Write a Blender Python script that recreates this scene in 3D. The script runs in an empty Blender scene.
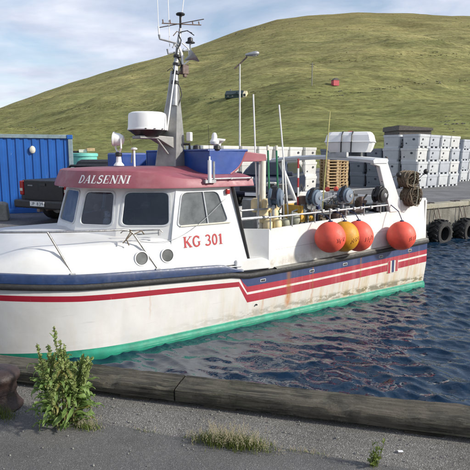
import bpy, bmesh, math, random
import numpy as np
from mathutils import Vector, Matrix, Quaternion, noise as mnoise
R = math.radians
rng = random.Random(7)
scene = bpy.context.scene
COL = scene.collection

# ------------------------------------------------------------------ camera, sky, sun, exposure
cam_d = bpy.data.cameras.new('camera'); cam = bpy.data.objects.new('camera', cam_d); COL.objects.link(cam)
cam.location = (0, 0, 2.85); cam.rotation_euler = (R(90 - 8.58), 0, 0)
cam_d.sensor_width = 36; cam_d.lens = 39.6; cam_d.clip_start = 0.05; cam_d.clip_end = 6000
scene.camera = cam
SUN_AZ, SUN_EL = 106.0, 27.0            # azimuth clockwise from +Y (straight ahead)
world = bpy.data.worlds.new('World'); scene.world = world; world.use_nodes = True
sun_dir = Vector((math.sin(R(SUN_AZ)) * math.cos(R(SUN_EL)), math.cos(R(SUN_AZ)) * math.cos(R(SUN_EL)), math.sin(R(SUN_EL))))
sd = bpy.data.lights.new('sun', 'SUN'); sd.energy = 3.7; sd.angle = R(4.0); sd.color = (1, .94, .84)
so = bpy.data.objects.new('sun', sd); COL.objects.link(so)
so.rotation_euler = (-sun_dir).to_track_quat('-Z', 'Y').to_euler(); so.location = (30, -5, 30)
scene.view_settings.view_transform = 'Standard'; scene.view_settings.look = 'None'
scene.view_settings.exposure = 0.46; scene.view_settings.gamma = 1
def build_world():
    nt = world.node_tree; N = nt.nodes; L = nt.links; N.clear()
    out = N.new('ShaderNodeOutputWorld'); bg = N.new('ShaderNodeBackground'); bg.inputs['Strength'].default_value = .112
    sky = N.new('ShaderNodeTexSky'); sky.sky_type = 'NISHITA'; sky.sun_disc = False
    sky.sun_elevation = R(SUN_EL); sky.sun_rotation = R(SUN_AZ); sky.air_density = 1.1; sky.dust_density = .6; sky.ozone_density = 1.6
    tc = N.new('ShaderNodeTexCoord'); sep = N.new('ShaderNodeSeparateXYZ'); L.new(tc.outputs['Generated'], sep.inputs[0])
    # flat cloud layer: project the direction on a plane overhead
    mx = N.new('ShaderNodeMath'); mx.operation = 'ADD'; mx.inputs[1].default_value = .22; L.new(sep.outputs['Z'], mx.inputs[0])
    mm = N.new('ShaderNodeMath'); mm.operation = 'MAXIMUM'; mm.inputs[1].default_value = .05; L.new(mx.outputs[0], mm.inputs[0])
    dv = N.new('ShaderNodeVectorMath'); dv.operation = 'DIVIDE'; L.new(tc.outputs['Generated'], dv.inputs[0]); L.new(mm.outputs[0], dv.inputs[1])
    n1 = N.new('ShaderNodeTexNoise'); n1.inputs['Scale'].default_value = 1.5; n1.inputs['Detail'].default_value = 8; n1.inputs['Roughness'].default_value = .55
    n1.inputs['Distortion'].default_value = .4
    mp = N.new('ShaderNodeMapping'); mp.inputs['Scale'].default_value = (1, 1.3, 0.5); mp.inputs['Location'].default_value = (3.1, .6, 0)
    L.new(dv.outputs[0], mp.inputs['Vector']); L.new(mp.outputs[0], n1.inputs['Vector'])
    rp = N.new('ShaderNodeValToRGB'); rp.color_ramp.elements[0].position = .30; rp.color_ramp.elements[1].position = .58
    rp.color_ramp.elements[0].color = (0, 0, 0, 1); rp.color_ramp.elements[1].color = (1, 1, 1, 1)
    L.new(n1.outputs['Fac'], rp.inputs[0])
    n2 = N.new('ShaderNodeTexNoise'); n2.inputs['Scale'].default_value = 3.5; n2.inputs['Detail'].default_value = 5; L.new(mp.outputs[0], n2.inputs['Vector'])
    cr = N.new('ShaderNodeValToRGB'); cr.color_ramp.elements[0].color = (4.3, 4.6, 5.6, 1); cr.color_ramp.elements[1].color = (6.0, 6.2, 6.9, 1)
    cr.color_ramp.elements[0].position = .35; cr.color_ramp.elements[1].position = .65
    L.new(n2.outputs['Fac'], cr.inputs[0])
    mul = N.new('ShaderNodeMath'); mul.operation = 'MULTIPLY'; mul.inputs[1].default_value = .9; L.new(rp.outputs[0], mul.inputs[0])
    mix = N.new('ShaderNodeMix'); mix.data_type = 'RGBA'; L.new(mul.outputs[0], mix.inputs[0]); L.new(sky.outputs[0], mix.inputs[6]); L.new(cr.outputs[0], mix.inputs[7])
    L.new(mix.outputs[2], bg.inputs['Color']); L.new(bg.outputs[0], out.inputs[0])
build_world()

# ------------------------------------------------------------------ helpers
class MB:
    """collects shapes into ONE mesh; faces carry a material index"""
    def __init__(s): s.v = []; s.f = []; s.m = []
    def add(s, vs, fs, mi=0, M=None):
        o = len(s.v)
        for p in vs:
            p = Vector(p)
            s.v.append(tuple(M @ p) if M is not None else tuple(p))
        for f in fs: s.f.append(tuple(i + o for i in f)); s.m.append(mi)
        return s
    def box(s, c, d, mi=0, rz=0, M=None, taper=1.0):
        x, y, z = d[0] / 2, d[1] / 2, d[2] / 2; t = taper
        vs = [(-x, -y, -z), (x, -y, -z), (x, y, -z), (-x, y, -z), (-x * t, -y * t, z), (x * t, -y * t, z), (x * t, y * t, z), (-x * t, y * t, z)]
        T = Matrix.Translation(c) @ Matrix.Rotation(rz, 4, 'Z')
        if M is not None: T = M @ T
        return s.add(vs, [(3, 2, 1, 0), (4, 5, 6, 7), (0, 1, 5, 4), (1, 2, 6, 5), (2, 3, 7, 6), (3, 0, 4, 7)], mi, T)
    def prism(s, poly, axis, lo, hi, mi=0, M=None):
        """poly of 2-D points, extruded along axis"""
        def P(a, b, c): return {'x': (c, a, b), 'y': (a, c, b), 'z': (a, b, c)}[axis]
        n = len(poly)
        vs = [P(a, b, lo) for a, b in poly] + [P(a, b, hi) for a, b in poly]
        fs = [tuple(range(n)), tuple(range(2 * n - 1, n - 1, -1))] + [(i, i + n, (i + 1) % n + n, (i + 1) % n) for i in range(n)]
        return s.add(vs, fs, mi, M)
    def tube(s, pts, r, n=8, mi=0, caps=True, M=None):
        pts = [Vector(p) for p in pts]; k = len(pts)
        rs = r if isinstance(r, (list, tuple)) else [r] * k
        o = len(s.v); up = None
        for i, p in enumerate(pts):
            d = (pts[min(i + 1, k - 1)] - pts[max(i - 1, 0)])
            if d.length < 1e-9: d = Vector((0, 0, 1))
            d.normalize()
            if up is None:
                up = d.orthogonal().normalized()
            else:
                up = (up - d * up.dot(d))
                up = up.normalized() if up.length > 1e-6 else d.orthogonal().normalized()
            b = d.cross(up)
            for j in range(n):
                a = 2 * math.pi * j / n
                q = p + (up * math.cos(a) + b * math.sin(a)) * rs[i]
                s.v.append(tuple(M @ q) if M is not None else tuple(q))
        for i in range(k - 1):
            for j in range(n):
                s.f.append((o + i * n + j, o + i * n + (j + 1) % n, o + (i + 1) * n + (j + 1) % n, o + (i + 1) * n + j)); s.m.append(mi)
        if caps:
            s.f.append(tuple(o + j for j in range(n - 1, -1, -1))); s.m.append(mi)
            s.f.append(tuple(o + (k - 1) * n + j for j in range(n))); s.m.append(mi)
        return s
    def lathe(s, prof, n=24, mi=0, M=None, closed=False):
        """prof: (r, z) list, round local Z"""
        o = len(s.v); k = len(prof)
        for r_, z in prof:
            for j in range(n):
                a = 2 * math.pi * j / n; q = Vector((r_ * math.cos(a), r_ * math.sin(a), z))
                s.v.append(tuple(M @ q) if M is not None else tuple(q))
        rng_ = k if closed else k - 1
        for i in range(rng_):
            for j in range(n):
                i2 = (i + 1) % k
                s.f.append((o + i * n + j, o + i * n + (j + 1) % n, o + i2 * n + (j + 1) % n, o + i2 * n + j)); s.m.append(mi)
        if not closed:
            s.f.append(tuple(o + j for j in range(n - 1, -1, -1))); s.m.append(mi)
            s.f.append(tuple(o + (k - 1) * n + j for j in range(n))); s.m.append(mi)
        return s
    def sphere(s, c, r, n=20, k=12, mi=0, sc=(1, 1, 1)):
        prof = [(max(r * math.sin(math.pi * i / k), r * .01), -r * math.cos(math.pi * i / k)) for i in range(k + 1)]
        return s.lathe(prof, n, mi, Matrix.Translation(c) @ Matrix.Diagonal((*sc, 1)))
    def grid(s, rows, mi=0, mif=None, flip=False):
        """rows: list of equally long lists of points"""
        o = len(s.v); n = len(rows[0])
        for r_ in rows: s.v.extend(tuple(p) for p in r_)
        for i in range(len(rows) - 1):
            for j in range(n - 1):
                q = (o + i * n + j, o + i * n + j + 1, o + (i + 1) * n + j + 1, o + (i + 1) * n + j)
                s.f.append(q[::-1] if flip else q); s.m.append(mif(i, j) if mif else mi)
        return s
    def build(s, name, mats, parent=None, smooth=False, bevel=0, recalc=True, angle=35):
        me = bpy.data.meshes.new(name); me.from_pydata(s.v, [], s.f)
        if not isinstance(mats, (list, tuple)): mats = [mats]
        for m in mats: me.materials.append(m)
        me.polygons.foreach_set('material_index', s.m)
        if recalc:
            bm = bmesh.new(); bm.from_mesh(me); bmesh.ops.recalc_face_normals(bm, faces=bm.faces); bm.to_mesh(me); bm.free()
        if smooth:
            me.polygons.foreach_set('use_smooth', [True] * len(me.polygons))
            try: me.set_sharp_from_angle(angle=R(angle))
            except Exception: pass
        me.update()
        o = bpy.data.objects.new(name, me); COL.objects.link(o)
        if parent is not None: o.parent = parent
        if bevel:
            b = o.modifiers.new('bevel', 'BEVEL'); b.width = bevel; b.segments = 2; b.limit_method = 'ANGLE'; b.angle_limit = R(40)
            b.harden_normals = False
        return o

def tag(o, label=None, cat=None, group=None, kind=None):
    if label: o['label'] = label
    if cat: o['category'] = cat
    if group: o['group'] = group
    if kind: o['kind'] = kind
    return o
def empty(name, loc, rz=0, label=None, cat=None, group=None):
    o = bpy.data.objects.new(name, None); COL.objects.link(o); o.location = loc; o.rotation_euler = (0, 0, rz); o.empty_display_size = .1
    return tag(o, label, cat, group)
def kids(o): return [c for c in KIDS.get(o.name, [])]
def copy_tree(o, parent=None):
    c = o.copy(); COL.objects.link(c); c.parent = parent
    for ch in list(o.children): copy_tree(ch, c)
    return c
def lerp(a, b, t): return a + (b - a) * t
def interp(x, xs, ys): return float(np.interp(x, xs, ys))
def sm(t): t = max(0, min(1, t)); return t * t * (3 - 2 * t)

# ------------------------------------------------------------------ materials
def newmat(name):
    m = bpy.data.materials.new(name); m.use_nodes = True
    nt = m.node_tree; b = nt.nodes['Principled BSDF']
    return m, nt, b
def c4(c): return (c[0], c[1], c[2], 1)
class G:
    """tiny node-graph helper"""
    def __init__(s, nt): s.nt = nt; s.N = nt.nodes; s.L = nt.links
    def coord(s, kind='Object', scale=(1, 1, 1), loc=(0, 0, 0)):
        t = s.N.new('ShaderNodeTexCoord'); m = s.N.new('ShaderNodeMapping'); m.inputs['Scale'].default_value = scale; m.inputs['Location'].default_value = loc
        s.L.new(t.outputs[kind], m.inputs[0]); return m.outputs[0]
    def noise(s, vec, scale, detail=6, rough=.55, dist=0):
        n = s.N.new('ShaderNodeTexNoise'); n.inputs['Scale'].default_value = scale; n.inputs['Detail'].default_value = detail
        n.inputs['Roughness'].default_value = rough; n.inputs['Distortion'].default_value = dist; s.L.new(vec, n.inputs['Vector']); return n.outputs['Fac']
    def voro(s, vec, scale, out='Distance', feature='F1'):
        n = s.N.new('ShaderNodeTexVoronoi'); n.feature = feature; n.inputs['Scale'].default_value = scale; s.L.new(vec, n.inputs['Vector']); return n.outputs[out]
    def ramp(s, fac, stops):
        r_ = s.N.new('ShaderNodeValToRGB'); e = r_.color_ramp.elements
        while len(e) < len(stops): e.new(.5)
        for k, (p, c) in enumerate(stops):
            e[k].position = p; e[k].color = c4(c) if isinstance(c, (tuple, list)) else (c, c, c, 1)
        s.L.new(fac, r_.inputs[0]); return r_.outputs[0]
    def mix(s, fac, a, b, mode='MIX'):
        m = s.N.new('ShaderNodeMix'); m.data_type = 'RGBA'; m.blend_type = mode
        for k, x in ((0, fac), (6, a), (7, b)):
            if isinstance(x, (int, float)): m.inputs[k].default_value = x
            elif isinstance(x, (tuple, list)): m.inputs[k].default_value = c4(x)
            else: s.L.new(x, m.inputs[k])
        return m.outputs[2]
    def math(s, op, a, b=0, clamp=False):
        m = s.N.new('ShaderNodeMath'); m.operation = op; m.use_clamp = clamp
        for k, x in ((0, a), (1, b)):
            if isinstance(x, (int, float)): m.inputs[k].default_value = x
            else: s.L.new(x, m.inputs[k])
        return m.outputs[0]
    def sep(s, vec):
        n = s.N.new('ShaderNodeSeparateXYZ'); s.L.new(vec, n.inputs[0]); return n.outputs
    def bump(s, h, strength, dist, bsdf, normal=None):
        b = s.N.new('ShaderNodeBump'); b.inputs['Strength'].default_value = strength; b.inputs['Distance'].default_value = dist
        s.L.new(h, b.inputs['Height'])
        if normal is not None: s.L.new(normal, b.inputs['Normal'])
        if bsdf is not None: s.L.new(b.outputs[0], bsdf.inputs['Normal'])
        return b.outputs[0]
    def band(s, x, lo, hi, soft):
        """1 inside lo..hi, soft edges"""
        a = s.math('DIVIDE', s.math('SUBTRACT', x, lo), soft, True); b = s.math('DIVIDE', s.math('SUBTRACT', hi, x), soft, True)
        return s.math('MULTIPLY', a, b)
def mat(name, col, rough=.5, metal=0, var=.15, scale=6, dark=None, bump=0, bscale=60, coat=0, dirt=0, dirtcol=(.12, .09, .06)):
    m, nt, b = newmat(name); g = G(nt); v = g.coord()
    n = g.noise(v, scale, 7, .6)
    lo = tuple(x * (1 - var) for x in col); hi = tuple(min(1, x * (1 + var)) for x in col)
    c = g.ramp(n, [(.3, lo), (.7, hi)])
    if dirt:
        d = g.noise(v, scale * .7, 9, .7, .3); d = g.ramp(d, [(.52, 0.0), (.78, 1.0)])
        c = g.mix(g.math('MULTIPLY', d, dirt), c, dirtcol)
    nt.links.new(c, b.inputs['Base Color']); b.inputs['Metallic'].default_value = metal
    rr = g.ramp(g.noise(v, scale * 2.3, 5, .6), [(.3, max(0, rough - .08)), (.7, min(1, rough + .1))]); nt.links.new(rr, b.inputs['Roughness'])
    if coat: b.inputs['Coat Weight'].default_value = coat; b.inputs['Coat Roughness'].default_value = .08
    if bump: g.bump(g.noise(v, bscale, 6, .6), bump, .01, b)
    return m
M = {}
M['white'] = mat('white gelcoat', (.66, .665, .66), .42, var=.06, scale=2.5, dirt=.32, dirtcol=(.45, .38, .28))
M['white2'] = mat('white plastic', (.78, .78, .77), .42, var=.04, dirt=.1, dirtcol=(.4, .38, .34))
M['offwhite'] = mat('cream paint', (.66, .63, .53), .5, var=.1, dirt=.35)
M['blue'] = mat('blue rail paint', (.015, .036, .105), .42, var=.25, scale=9, dirt=.25, dirtcol=(.2, .22, .24))
M['rubber'] = mat('black rubber', (.018, .018, .019), .65, var=.4, scale=12, bump=.3, bscale=40)
M['pink'] = mat('faded red roof paint', (.27, .074, .097), .5, var=.12, scale=3, dirt=.3, dirtcol=(.5, .3, .3))
M['red'] = mat('faded red paint', (.42, .045, .06), .5, var=.2, scale=5, dirt=.3, dirtcol=(.55, .3, .28))
M['letter_red'] = mat('red letter paint', (.40, .035, .04), .5, var=.15, scale=20)
M['letter_white'] = mat('white letter paint', (.75, .74, .73), .5, var=.08, scale=20)
M['green'] = mat('green antifouling', (.016, .235, .15), .55, var=.3, scale=5, dirt=.5, dirtcol=(.015, .08, .05))
M['alu'] = mat('weathered aluminium', (.26, .26, .255), .5, metal=.35, var=.2, scale=7, dirt=.3, dirtcol=(.2, .19, .17))
M['steel'] = mat('stainless steel', (.55, .52, .48), .28, metal=1, var=.15, scale=14, dirt=.25, dirtcol=(.3, .17, .08))
M['galv'] = mat('galvanised steel', (.36, .37, .38), .5, metal=.6, var=.2, scale=10)
M['black'] = mat('black plastic', (.015, .015, .017), .45, var=.3)
M['dodger'] = mat('blue painted fibreglass', (.010, .052, .25), .4, var=.15, scale=4, dirt=.12, dirtcol=(.1, .16, .4))
M['reelblue'] = mat('blue grey reel housing', (.10, .145, .20), .42, var=.15, scale=12, dirt=.2)
M['orange'] = mat('orange buoy vinyl', (.74, .095, .058), .55, var=.12, scale=7, dirt=.45, dirtcol=(.50, .13, .09), bump=.15, bscale=18)
M['yellow'] = mat('ochre buoy vinyl', (.56, .26, .010), .55, var=.18, scale=7, dirt=.5, dirtcol=(.3, .14, .02))
M['ink'] = mat('faded dark print', (.16, .03, .025), .6)
M['creamfloat'] = mat('cream plastic float', (.66, .55, .33), .45, var=.12, scale=8, dirt=.2)
M['ytub'] = mat('yellow fish box', (.55, .33, .05), .5, var=.15, dirt=.3)
M['rope'] = mat('brown rope', (.16, .125, .085), .85, var=.4, scale=30, bump=.6, bscale=140)
M['bluerope'] = mat('dark blue rope', (.02, .03, .09), .8, var=.3, scale=30)
M['greenrope'] = mat('green painted pole', (.02, .16, .08), .5, var=.3)
M['rust'] = mat('rusty cast iron', (.038, .024, .021), .5, var=.3, scale=16, dirt=.5, dirtcol=(.065, .028, .017), bump=.5, bscale=60)
M['deck'] = mat('grey deck paint', (.16, .18, .19), .7, var=.25, dirt=.4)
M['dark_in'] = mat('dark cabin lining', (.035, .036, .042), .7, var=.2)
M['contblue'] = None
M['carblack'] = mat('black car paint', (.0045, .005, .006), .45, var=.2, coat=.0)
M['carblue'] = mat('dark blue car paint', (.014, .022, .045), .3, var=.2, coat=.6)
M['tyre'] = mat('tyre rubber', (.020, .020, .021), .8, var=.35, scale=9, bump=.5, bscale=30, dirt=.4, dirtcol=(.06, .055, .05))
M['redlens'] = mat('red lens', (.35, .01, .012), .2, var=.1)
M['clearlens'] = mat('clear lens', (.6, .58, .5), .15, var=.1)
M['tubgrey'] = mat('grey insulated tub plastic', (.47, .495, .515), .55, var=.1, scale=2.5, dirt=.4, dirtcol=(.26, .26, .25))
M['tubshade'] = mat('shade darkened grey tub plastic', (.17, .19, .215), .55, var=.08, scale=3, dirt=.2, dirtcol=(.2, .2, .2))  # grey tub plastic, darkened in the colour to stand in for shade
M['tubwhite'] = mat('white insulated tub plastic', (.58, .58, .56), .55, var=.1, scale=2.5, dirt=.4, dirtcol=(.4, .38, .34))
M['teal'] = mat('turquoise tub plastic', (.16, .52, .44), .5, var=.1, scale=3, dirt=.2)
M['wood'] = mat('pale pallet wood', (.46, .33, .18), .8, var=.25, scale=11, bump=.3)
M['darkmark'] = mat('dark printed mark', (.03, .035, .045), .6)
M['conc'] = mat('weathered concrete', (.24, .235, .21), .9, var=.3, scale=6, bump=.7, bscale=40, dirt=.5, dirtcol=(.09, .09, .07))
M['bark'] = mat('weathered roof sheet', (.11, .098, .085), .8, var=.3)
M['stone'] = mat('dark basalt rock', (.07, .068, .058), .9, var=.5, scale=.6, bump=.6, bscale=3)
M['plush'] = mat('pale plush', (.8, .76, .72), .9, var=.2, bump=.4)
M['greyfloat'] = mat('mottled grey float', (.30, .31, .24), .6, var=.4, scale=14, dirt=.5, dirtcol=(.12, .13, .09))
M['chartreuse'] = mat('yellow bamboo pole', (.45, .42, .16), .6, var=.2)

def glass_mat(name, tint=(.55, .6, .62), base_refl=.06):
    m, nt, b = newmat(name); g = G(nt); N = nt.nodes; N.remove(b); out = N['Material Output']
    tr = N.new('ShaderNodeBsdfTransparent'); tr.inputs[0].default_value = c4(tint)
    gl = N.new('ShaderNodeBsdfGlossy'); gl.inputs['Roughness'].default_value = .03; gl.inputs['Color'].default_value = (.95, .97, 1, 1)
    fr = N.new('ShaderNodeFresnel'); fr.inputs['IOR'].default_value = 1.52
    f = g.math('ADD', fr.outputs[0], base_refl, True)
    mx = N.new('ShaderNodeMixShader'); nt.links.new(f, mx.inputs[0]); nt.links.new(tr.outputs[0], mx.inputs[1]); nt.links.new(gl.outputs[0], mx.inputs[2])
    nt.links.new(mx.outputs[0], out.inputs[0]); return m
M['carglass'] = mat('dark car glass', (.018, .022, .028), .08, var=.2)
M['glass'] = glass_mat('window glass', (.62, .67, .74), .0)
M['glass_dust'] = glass_mat('salt hazed window glass', (.36, .39, .42), .14)
def grey_glass():
    m, nt, b = newmat('mottled grey side glass'); g = G(nt); v = g.coord()
    n = g.noise(v, 5, 7, .6)
    nt.links.new(g.ramp(n, [(.3, (.10, .115, .12)), (.7, (.22, .235, .24))]), b.inputs['Base Color'])  # mottled grey pane colour, partly see-through
    b.inputs['Roughness'].default_value = .12; b.inputs['Alpha'].default_value = .72
    return m
M['sideglass'] = grey_glass()

def hull_white():
    m, nt, b = newmat('stained white hull'); g = G(nt); v = g.coord(); X = g.sep(v)
    u, w = X[0], X[2]
    base = g.ramp(g.noise(v, 1.5, 8, .6), [(.3, (.60, .60, .59)), (.7, (.69, .685, .67))])
    crm = g.math('MULTIPLY', g.math('MULTIPLY', g.math('ADD', u, 6.2), .25, True), g.math('SUBTRACT', 1.15, w, True)); base = g.mix(g.math('MULTIPLY', crm, .42), base, (.62, .54, .38))
    # general yellow-brown run-off streaks, stronger towards the stern and the waterline
    vs = g.coord(scale=(7, 7, .55)); st_ = g.ramp(g.noise(vs, 1.0, 6, .65), [(.47, 0.0), (.72, 1.0)])
    aft = g.math('MULTIPLY', g.math('ADD', u, 6.6), .22, True)
    low = g.math('SUBTRACT', 1.0, g.math('MULTIPLY', w, .75), True)
    k = g.math('MULTIPLY', g.math('MULTIPLY', st_, g.math('ADD', g.math('MULTIPLY', aft, .9), .12)), low)
    c = g.mix(g.math('MULTIPLY', k, 1.25, True), base, (.52, .38, .18))
    # grime line above the boot top
    gr = g.noise(g.coord(scale=(3.2, 3.2, 9)), 1.6, 8, .7)
    edge = g.math('MULTIPLY', g.band(w, .05, .24, .06), g.ramp(gr, [(.45, 0.0), (.51, 1.0)]))
    c = g.mix(g.math('MULTIPLY', edge, g.math('ADD', g.math('MULTIPLY', aft, .75), .05)), c, (.10, .085, .03))
    # single rust runs below scuppers and fastenings
    for u0, wd, top, bot, amt in ((-4.04, .085, .98, .08, 1.0), (-4.62, .03, .66, .12, .4), (-3.45, .028, .70, .1, .45), (-2.15, .028, .9, .12, .5), (-2.62, .02, .75, .1, .35), (-1.62, .025, .7, .15, .4), (-.62, .03, .85, .12, .45), (-6.78, .022, 1.0, .35, .25), (-3.05, .02, .42, .1, .3)):
        wob = g.math('MULTIPLY', g.math('SUBTRACT', g.noise(g.coord(scale=(1, 1, 4)), 3, 2), .5), .05)
        du = g.math('DIVIDE', g.math('ABSOLUTE', g.math('SUBTRACT', g.math('ADD', u, wob), u0)), wd)
        s_ = g.math('MULTIPLY', g.math('SUBTRACT', 1.0, du, True), g.band(w, bot, top, .18))
        s_ = g.math('MULTIPLY', g.math('MULTIPLY', s_, 1.5, True), g.ramp(g.noise(g.coord(scale=(10, 10, 2)), 4, 4), [(.25, .45), (.6, 1.0)]))
        c = g.mix(g.math('MULTIPLY', s_, amt), c, (.46, .17, .03))
    sc = g.ramp(g.noise(v, 22, 5, .75), [(.64, 0.0), (.70, 1.0)])
    c = g.mix(g.math('MULTIPLY', sc, .3), c, (.3, .29, .27))
    rub = g.ramp(g.noise(g.coord(scale=(.7, .7, 14)), 2.2, 8, .75, .3), [(.60, 0.0), (.66, 1.0)]); c = g.mix(g.math('MULTIPLY', rub, .28), c, (.36, .35, .33))
    gen = g.ramp(g.noise(g.coord(scale=(1.1, 1.1, .5)), 2.0, 9, .7), [(.42, 0.0), (.70, 1.0)]); c = g.mix(g.math('MULTIPLY', gen, .3), c, (.50, .47, .40))
    nt.links.new(c, b.inputs['Base Color']); b.inputs['Roughness'].default_value = .42
    g.bump(g.noise(v, 2.2, 3, .5), .12, .06, b)
    return m
M['hull'] = hull_white()
def hull_band(name, col, fade):
    m, nt, b = newmat(name); g = G(nt); v = g.coord(); X = g.sep(v); u, w = X[0], X[2]
    c = g.ramp(g.noise(v, 3, 8, .65), [(.3, tuple(x * .85 for x in col)), (.7, tuple(min(1, x * 1.15) for x in col))])
    vs = g.coord(scale=(8, 8, .8)); s_ = g.ramp(g.noise(vs, 1.2, 6, .65), [(.5, 0.0), (.74, 1.0)])
    aft = g.math('MULTIPLY', g.math('ADD', u, 5.6), .5, True)
    c = g.mix(g.math('MULTIPLY', g.math('MULTIPLY', s_, aft), .5), c, fade)
    for u0, wd in ((-4.04, .075), (-2.15, .03), (-3.45, .025), (-.62, .03)):
        du = g.math('DIVIDE', g.math('ABSOLUTE', g.math('SUBTRACT', u, u0)), wd)
        c = g.mix(g.math('MULTIPLY', g.math('SUBTRACT', 1.0, du, True), .75), c, (.24, .10, .03))
    ch = g.ramp(g.noise(v, 14, 7, .75), [(.66, 0.0), (.71, 1.0)]); c = g.mix(g.math('MULTIPLY', ch, .45), c, (.6, .56, .52))
    nt.links.new(c, b.inputs['Base Color']); b.inputs['Roughness'].default_value = .45
    return m
M['hullred'] = hull_band('faded red hull band', (.34, .022, .042), (.50, .22, .22))
M['hullred2'] = hull_band('bright red bow band', (.29, .012, .028), (.4, .08, .08))
M['hullblue'] = hull_band('faded navy hull band', (.022, .042, .125), (.11, .13, .20))

# ------------------------------------------------------------------ places
BO = Vector((4.312, 11.436, 0)); BANG = R(34.353)
AX = Vector((math.cos(BANG), math.sin(BANG), 0)); SX = Vector((-math.sin(BANG), math.cos(BANG), 0))
def W(u, v, w=0): return BO + AX * u + SX * v + Vector((0, 0, w))
QZ = 1.2                                     # quay level above the water
QV = 3.92                                    # far quay edge, metres to starboard of the boat's port side
ND = Vector((.968, -.2505, 0)); NN = Vector((.2505, .968, 0)); NO = Vector((0, 3.16, 0))
def NQ(s, n, z=0): return NO + ND * s + NN * n + Vector((0, 0, z))   # near quay frame: along, towards water

# ------------------------------------------------------------------ setting: hill
def hill_mat():
    m, nt, b = newmat('hill grass'); g = G(nt); v = g.coord()
    big = g.noise(g.coord(scale=(.006, .016, .024)), 1.0, 5, .55, .5)
    mid = g.noise(g.coord(scale=(.028, .09, .13)), 1.0, 9, .72, .6)
    fine = g.noise(g.coord(scale=(.30, .60, .8)), 1.0, 10, .82)
    c = g.ramp(big, [(.30, (.150, .158, .062)), (.47, (.215, .202, .085)), (.62, (.275, .245, .105)), (.78, (.33, .29, .135))])
    c2 = g.ramp(mid, [(.28, (.075, .092, .034)), (.42, (.150, .155, .060)), (.55, (.235, .215, .090)), (.72, (.34, .30, .145))])
    c = g.mix(.55, c, c2)
    c = g.mix(g.math('MULTIPLY', g.math('SUBTRACT', 1.0, g.math('DIVIDE', g.sep(v)[2], 60), True), .65), c, (.145, .165, .054))
    pat = g.ramp(g.noise(g.coord(scale=(.010, .035, .05)), 1.0, 9, .72, 1.2), [(.38, .62), (.5, 1.0), (.64, 1.25)]); c = g.mix(.85, c, g.mix(1.0, c, pat, 'MULTIPLY'))
    f = g.ramp(fine, [(.34, .42), (.48, 1.05), (.62, 1.75)])
    c = g.mix(1.0, c, f, 'MULTIPLY')
    # heather and bare soil flecks in bands across the slope
    band = g.noise(g.coord(scale=(.018, .10, .16)), 1.0, 7, .68, 1.2)
    bm_ = g.ramp(band, [(.60, 0.0), (.68, 1.0)]); fl = g.ramp(g.noise(g.coord(scale=(.12, .3, .4)), 1.0, 8, .75), [(.48, 0.0), (.6, 1.0)])
    c = g.mix(g.math('MULTIPLY', g.math('MULTIPLY', bm_, fl), .75), c, (.042, .040, .022))
    # rusty-brown moor towards the crest
    z = g.sep(v)[2]
    top = g.math('DIVIDE', g.math('SUBTRACT', z, 105), 55, True)
    c = g.mix(g.math('MULTIPLY', top, .45), c, (.20, .155, .065))
    nt.links.new(c, b.inputs['Base Color']); b.inputs['Roughness'].default_value = .95; b.inputs['Specular IOR Level'].default_value = .1
    h = g.math('ADD', g.math('MULTIPLY', g.noise(g.coord(scale=(.14, .35, .4)), 1.0, 7, .7), 1.6), g.math('MULTIPLY', fine, .7))
    g.bump(h, .6, 1.4, b)
    return m
SKY_P = [-700, -400, -150, 0, 50, 100, 150, 180, 200, 225, 250, 275, 300, 350, 400, 470, 600, 900, 1300]
SKY_Y = [150, 146, 132, 108, 92, 76, 61.5, 52, 45.5, 36, 27, 20, 15.5, 12.5, 13, 15.5, 24, 60, 120]
RIDGE = 640.0
def slope_of(py): return math.tan(math.atan((235 - py) / 517) - R(8.58))
def ridge_h(p): return 2.85 + slope_of(interp(p, SKY_P, SKY_Y)) * RIDGE
def hill_z(p, Y):
    h = ridge_h(p) - 1.2
    t = (Y - 78) / (RIDGE - 78)
    if t <= 0: return 1.2 + t * 3
    if t <= 1: z = h * (t ** 1.22)
    else: z = h * (1 - (t - 1) ** 1.5 * .6)
    X = (p - 235) / 517 * Y
    k = sm(t * 5) * (1 - sm((t - .72) / .28) * .72)
    z += k * (9.5 * mnoise.noise((X / 85, Y / 130, 3.3)) + 3.6 * mnoise.noise((X / 30, Y / 44, 9.1)) + 1.2 * mnoise.noise((X / 11, Y / 8, 1.7)))
    # sheep-track terraces
    st_ = mnoise.noise((X / 60, z / 2.4 + Y / 40, 5.5))
    z += k * .9 * st_ + k * .45 * mnoise.noise((X / 5, Y / 4, 7.7))
    return 1.2 + z
def build_hill():
    ps = [lerp(-700, 1250, i / 330) for i in range(331)]
    ys = [70 + 0 * i for i in range(1)] + [78 + (RIDGE + 160 - 78) * (i / 200) ** 1.35 for i in range(201)]
    rows = [[((p - 235) / 517 * Y, Y, hill_z(p, Y)) for p in ps] for Y in ys]
    mb = MB(); mb.grid(rows)
    o = mb.build('hill', hill_mat(), smooth=True, recalc=False, angle=180); tag(o, kind='structure'); return o
build_hill()
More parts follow.
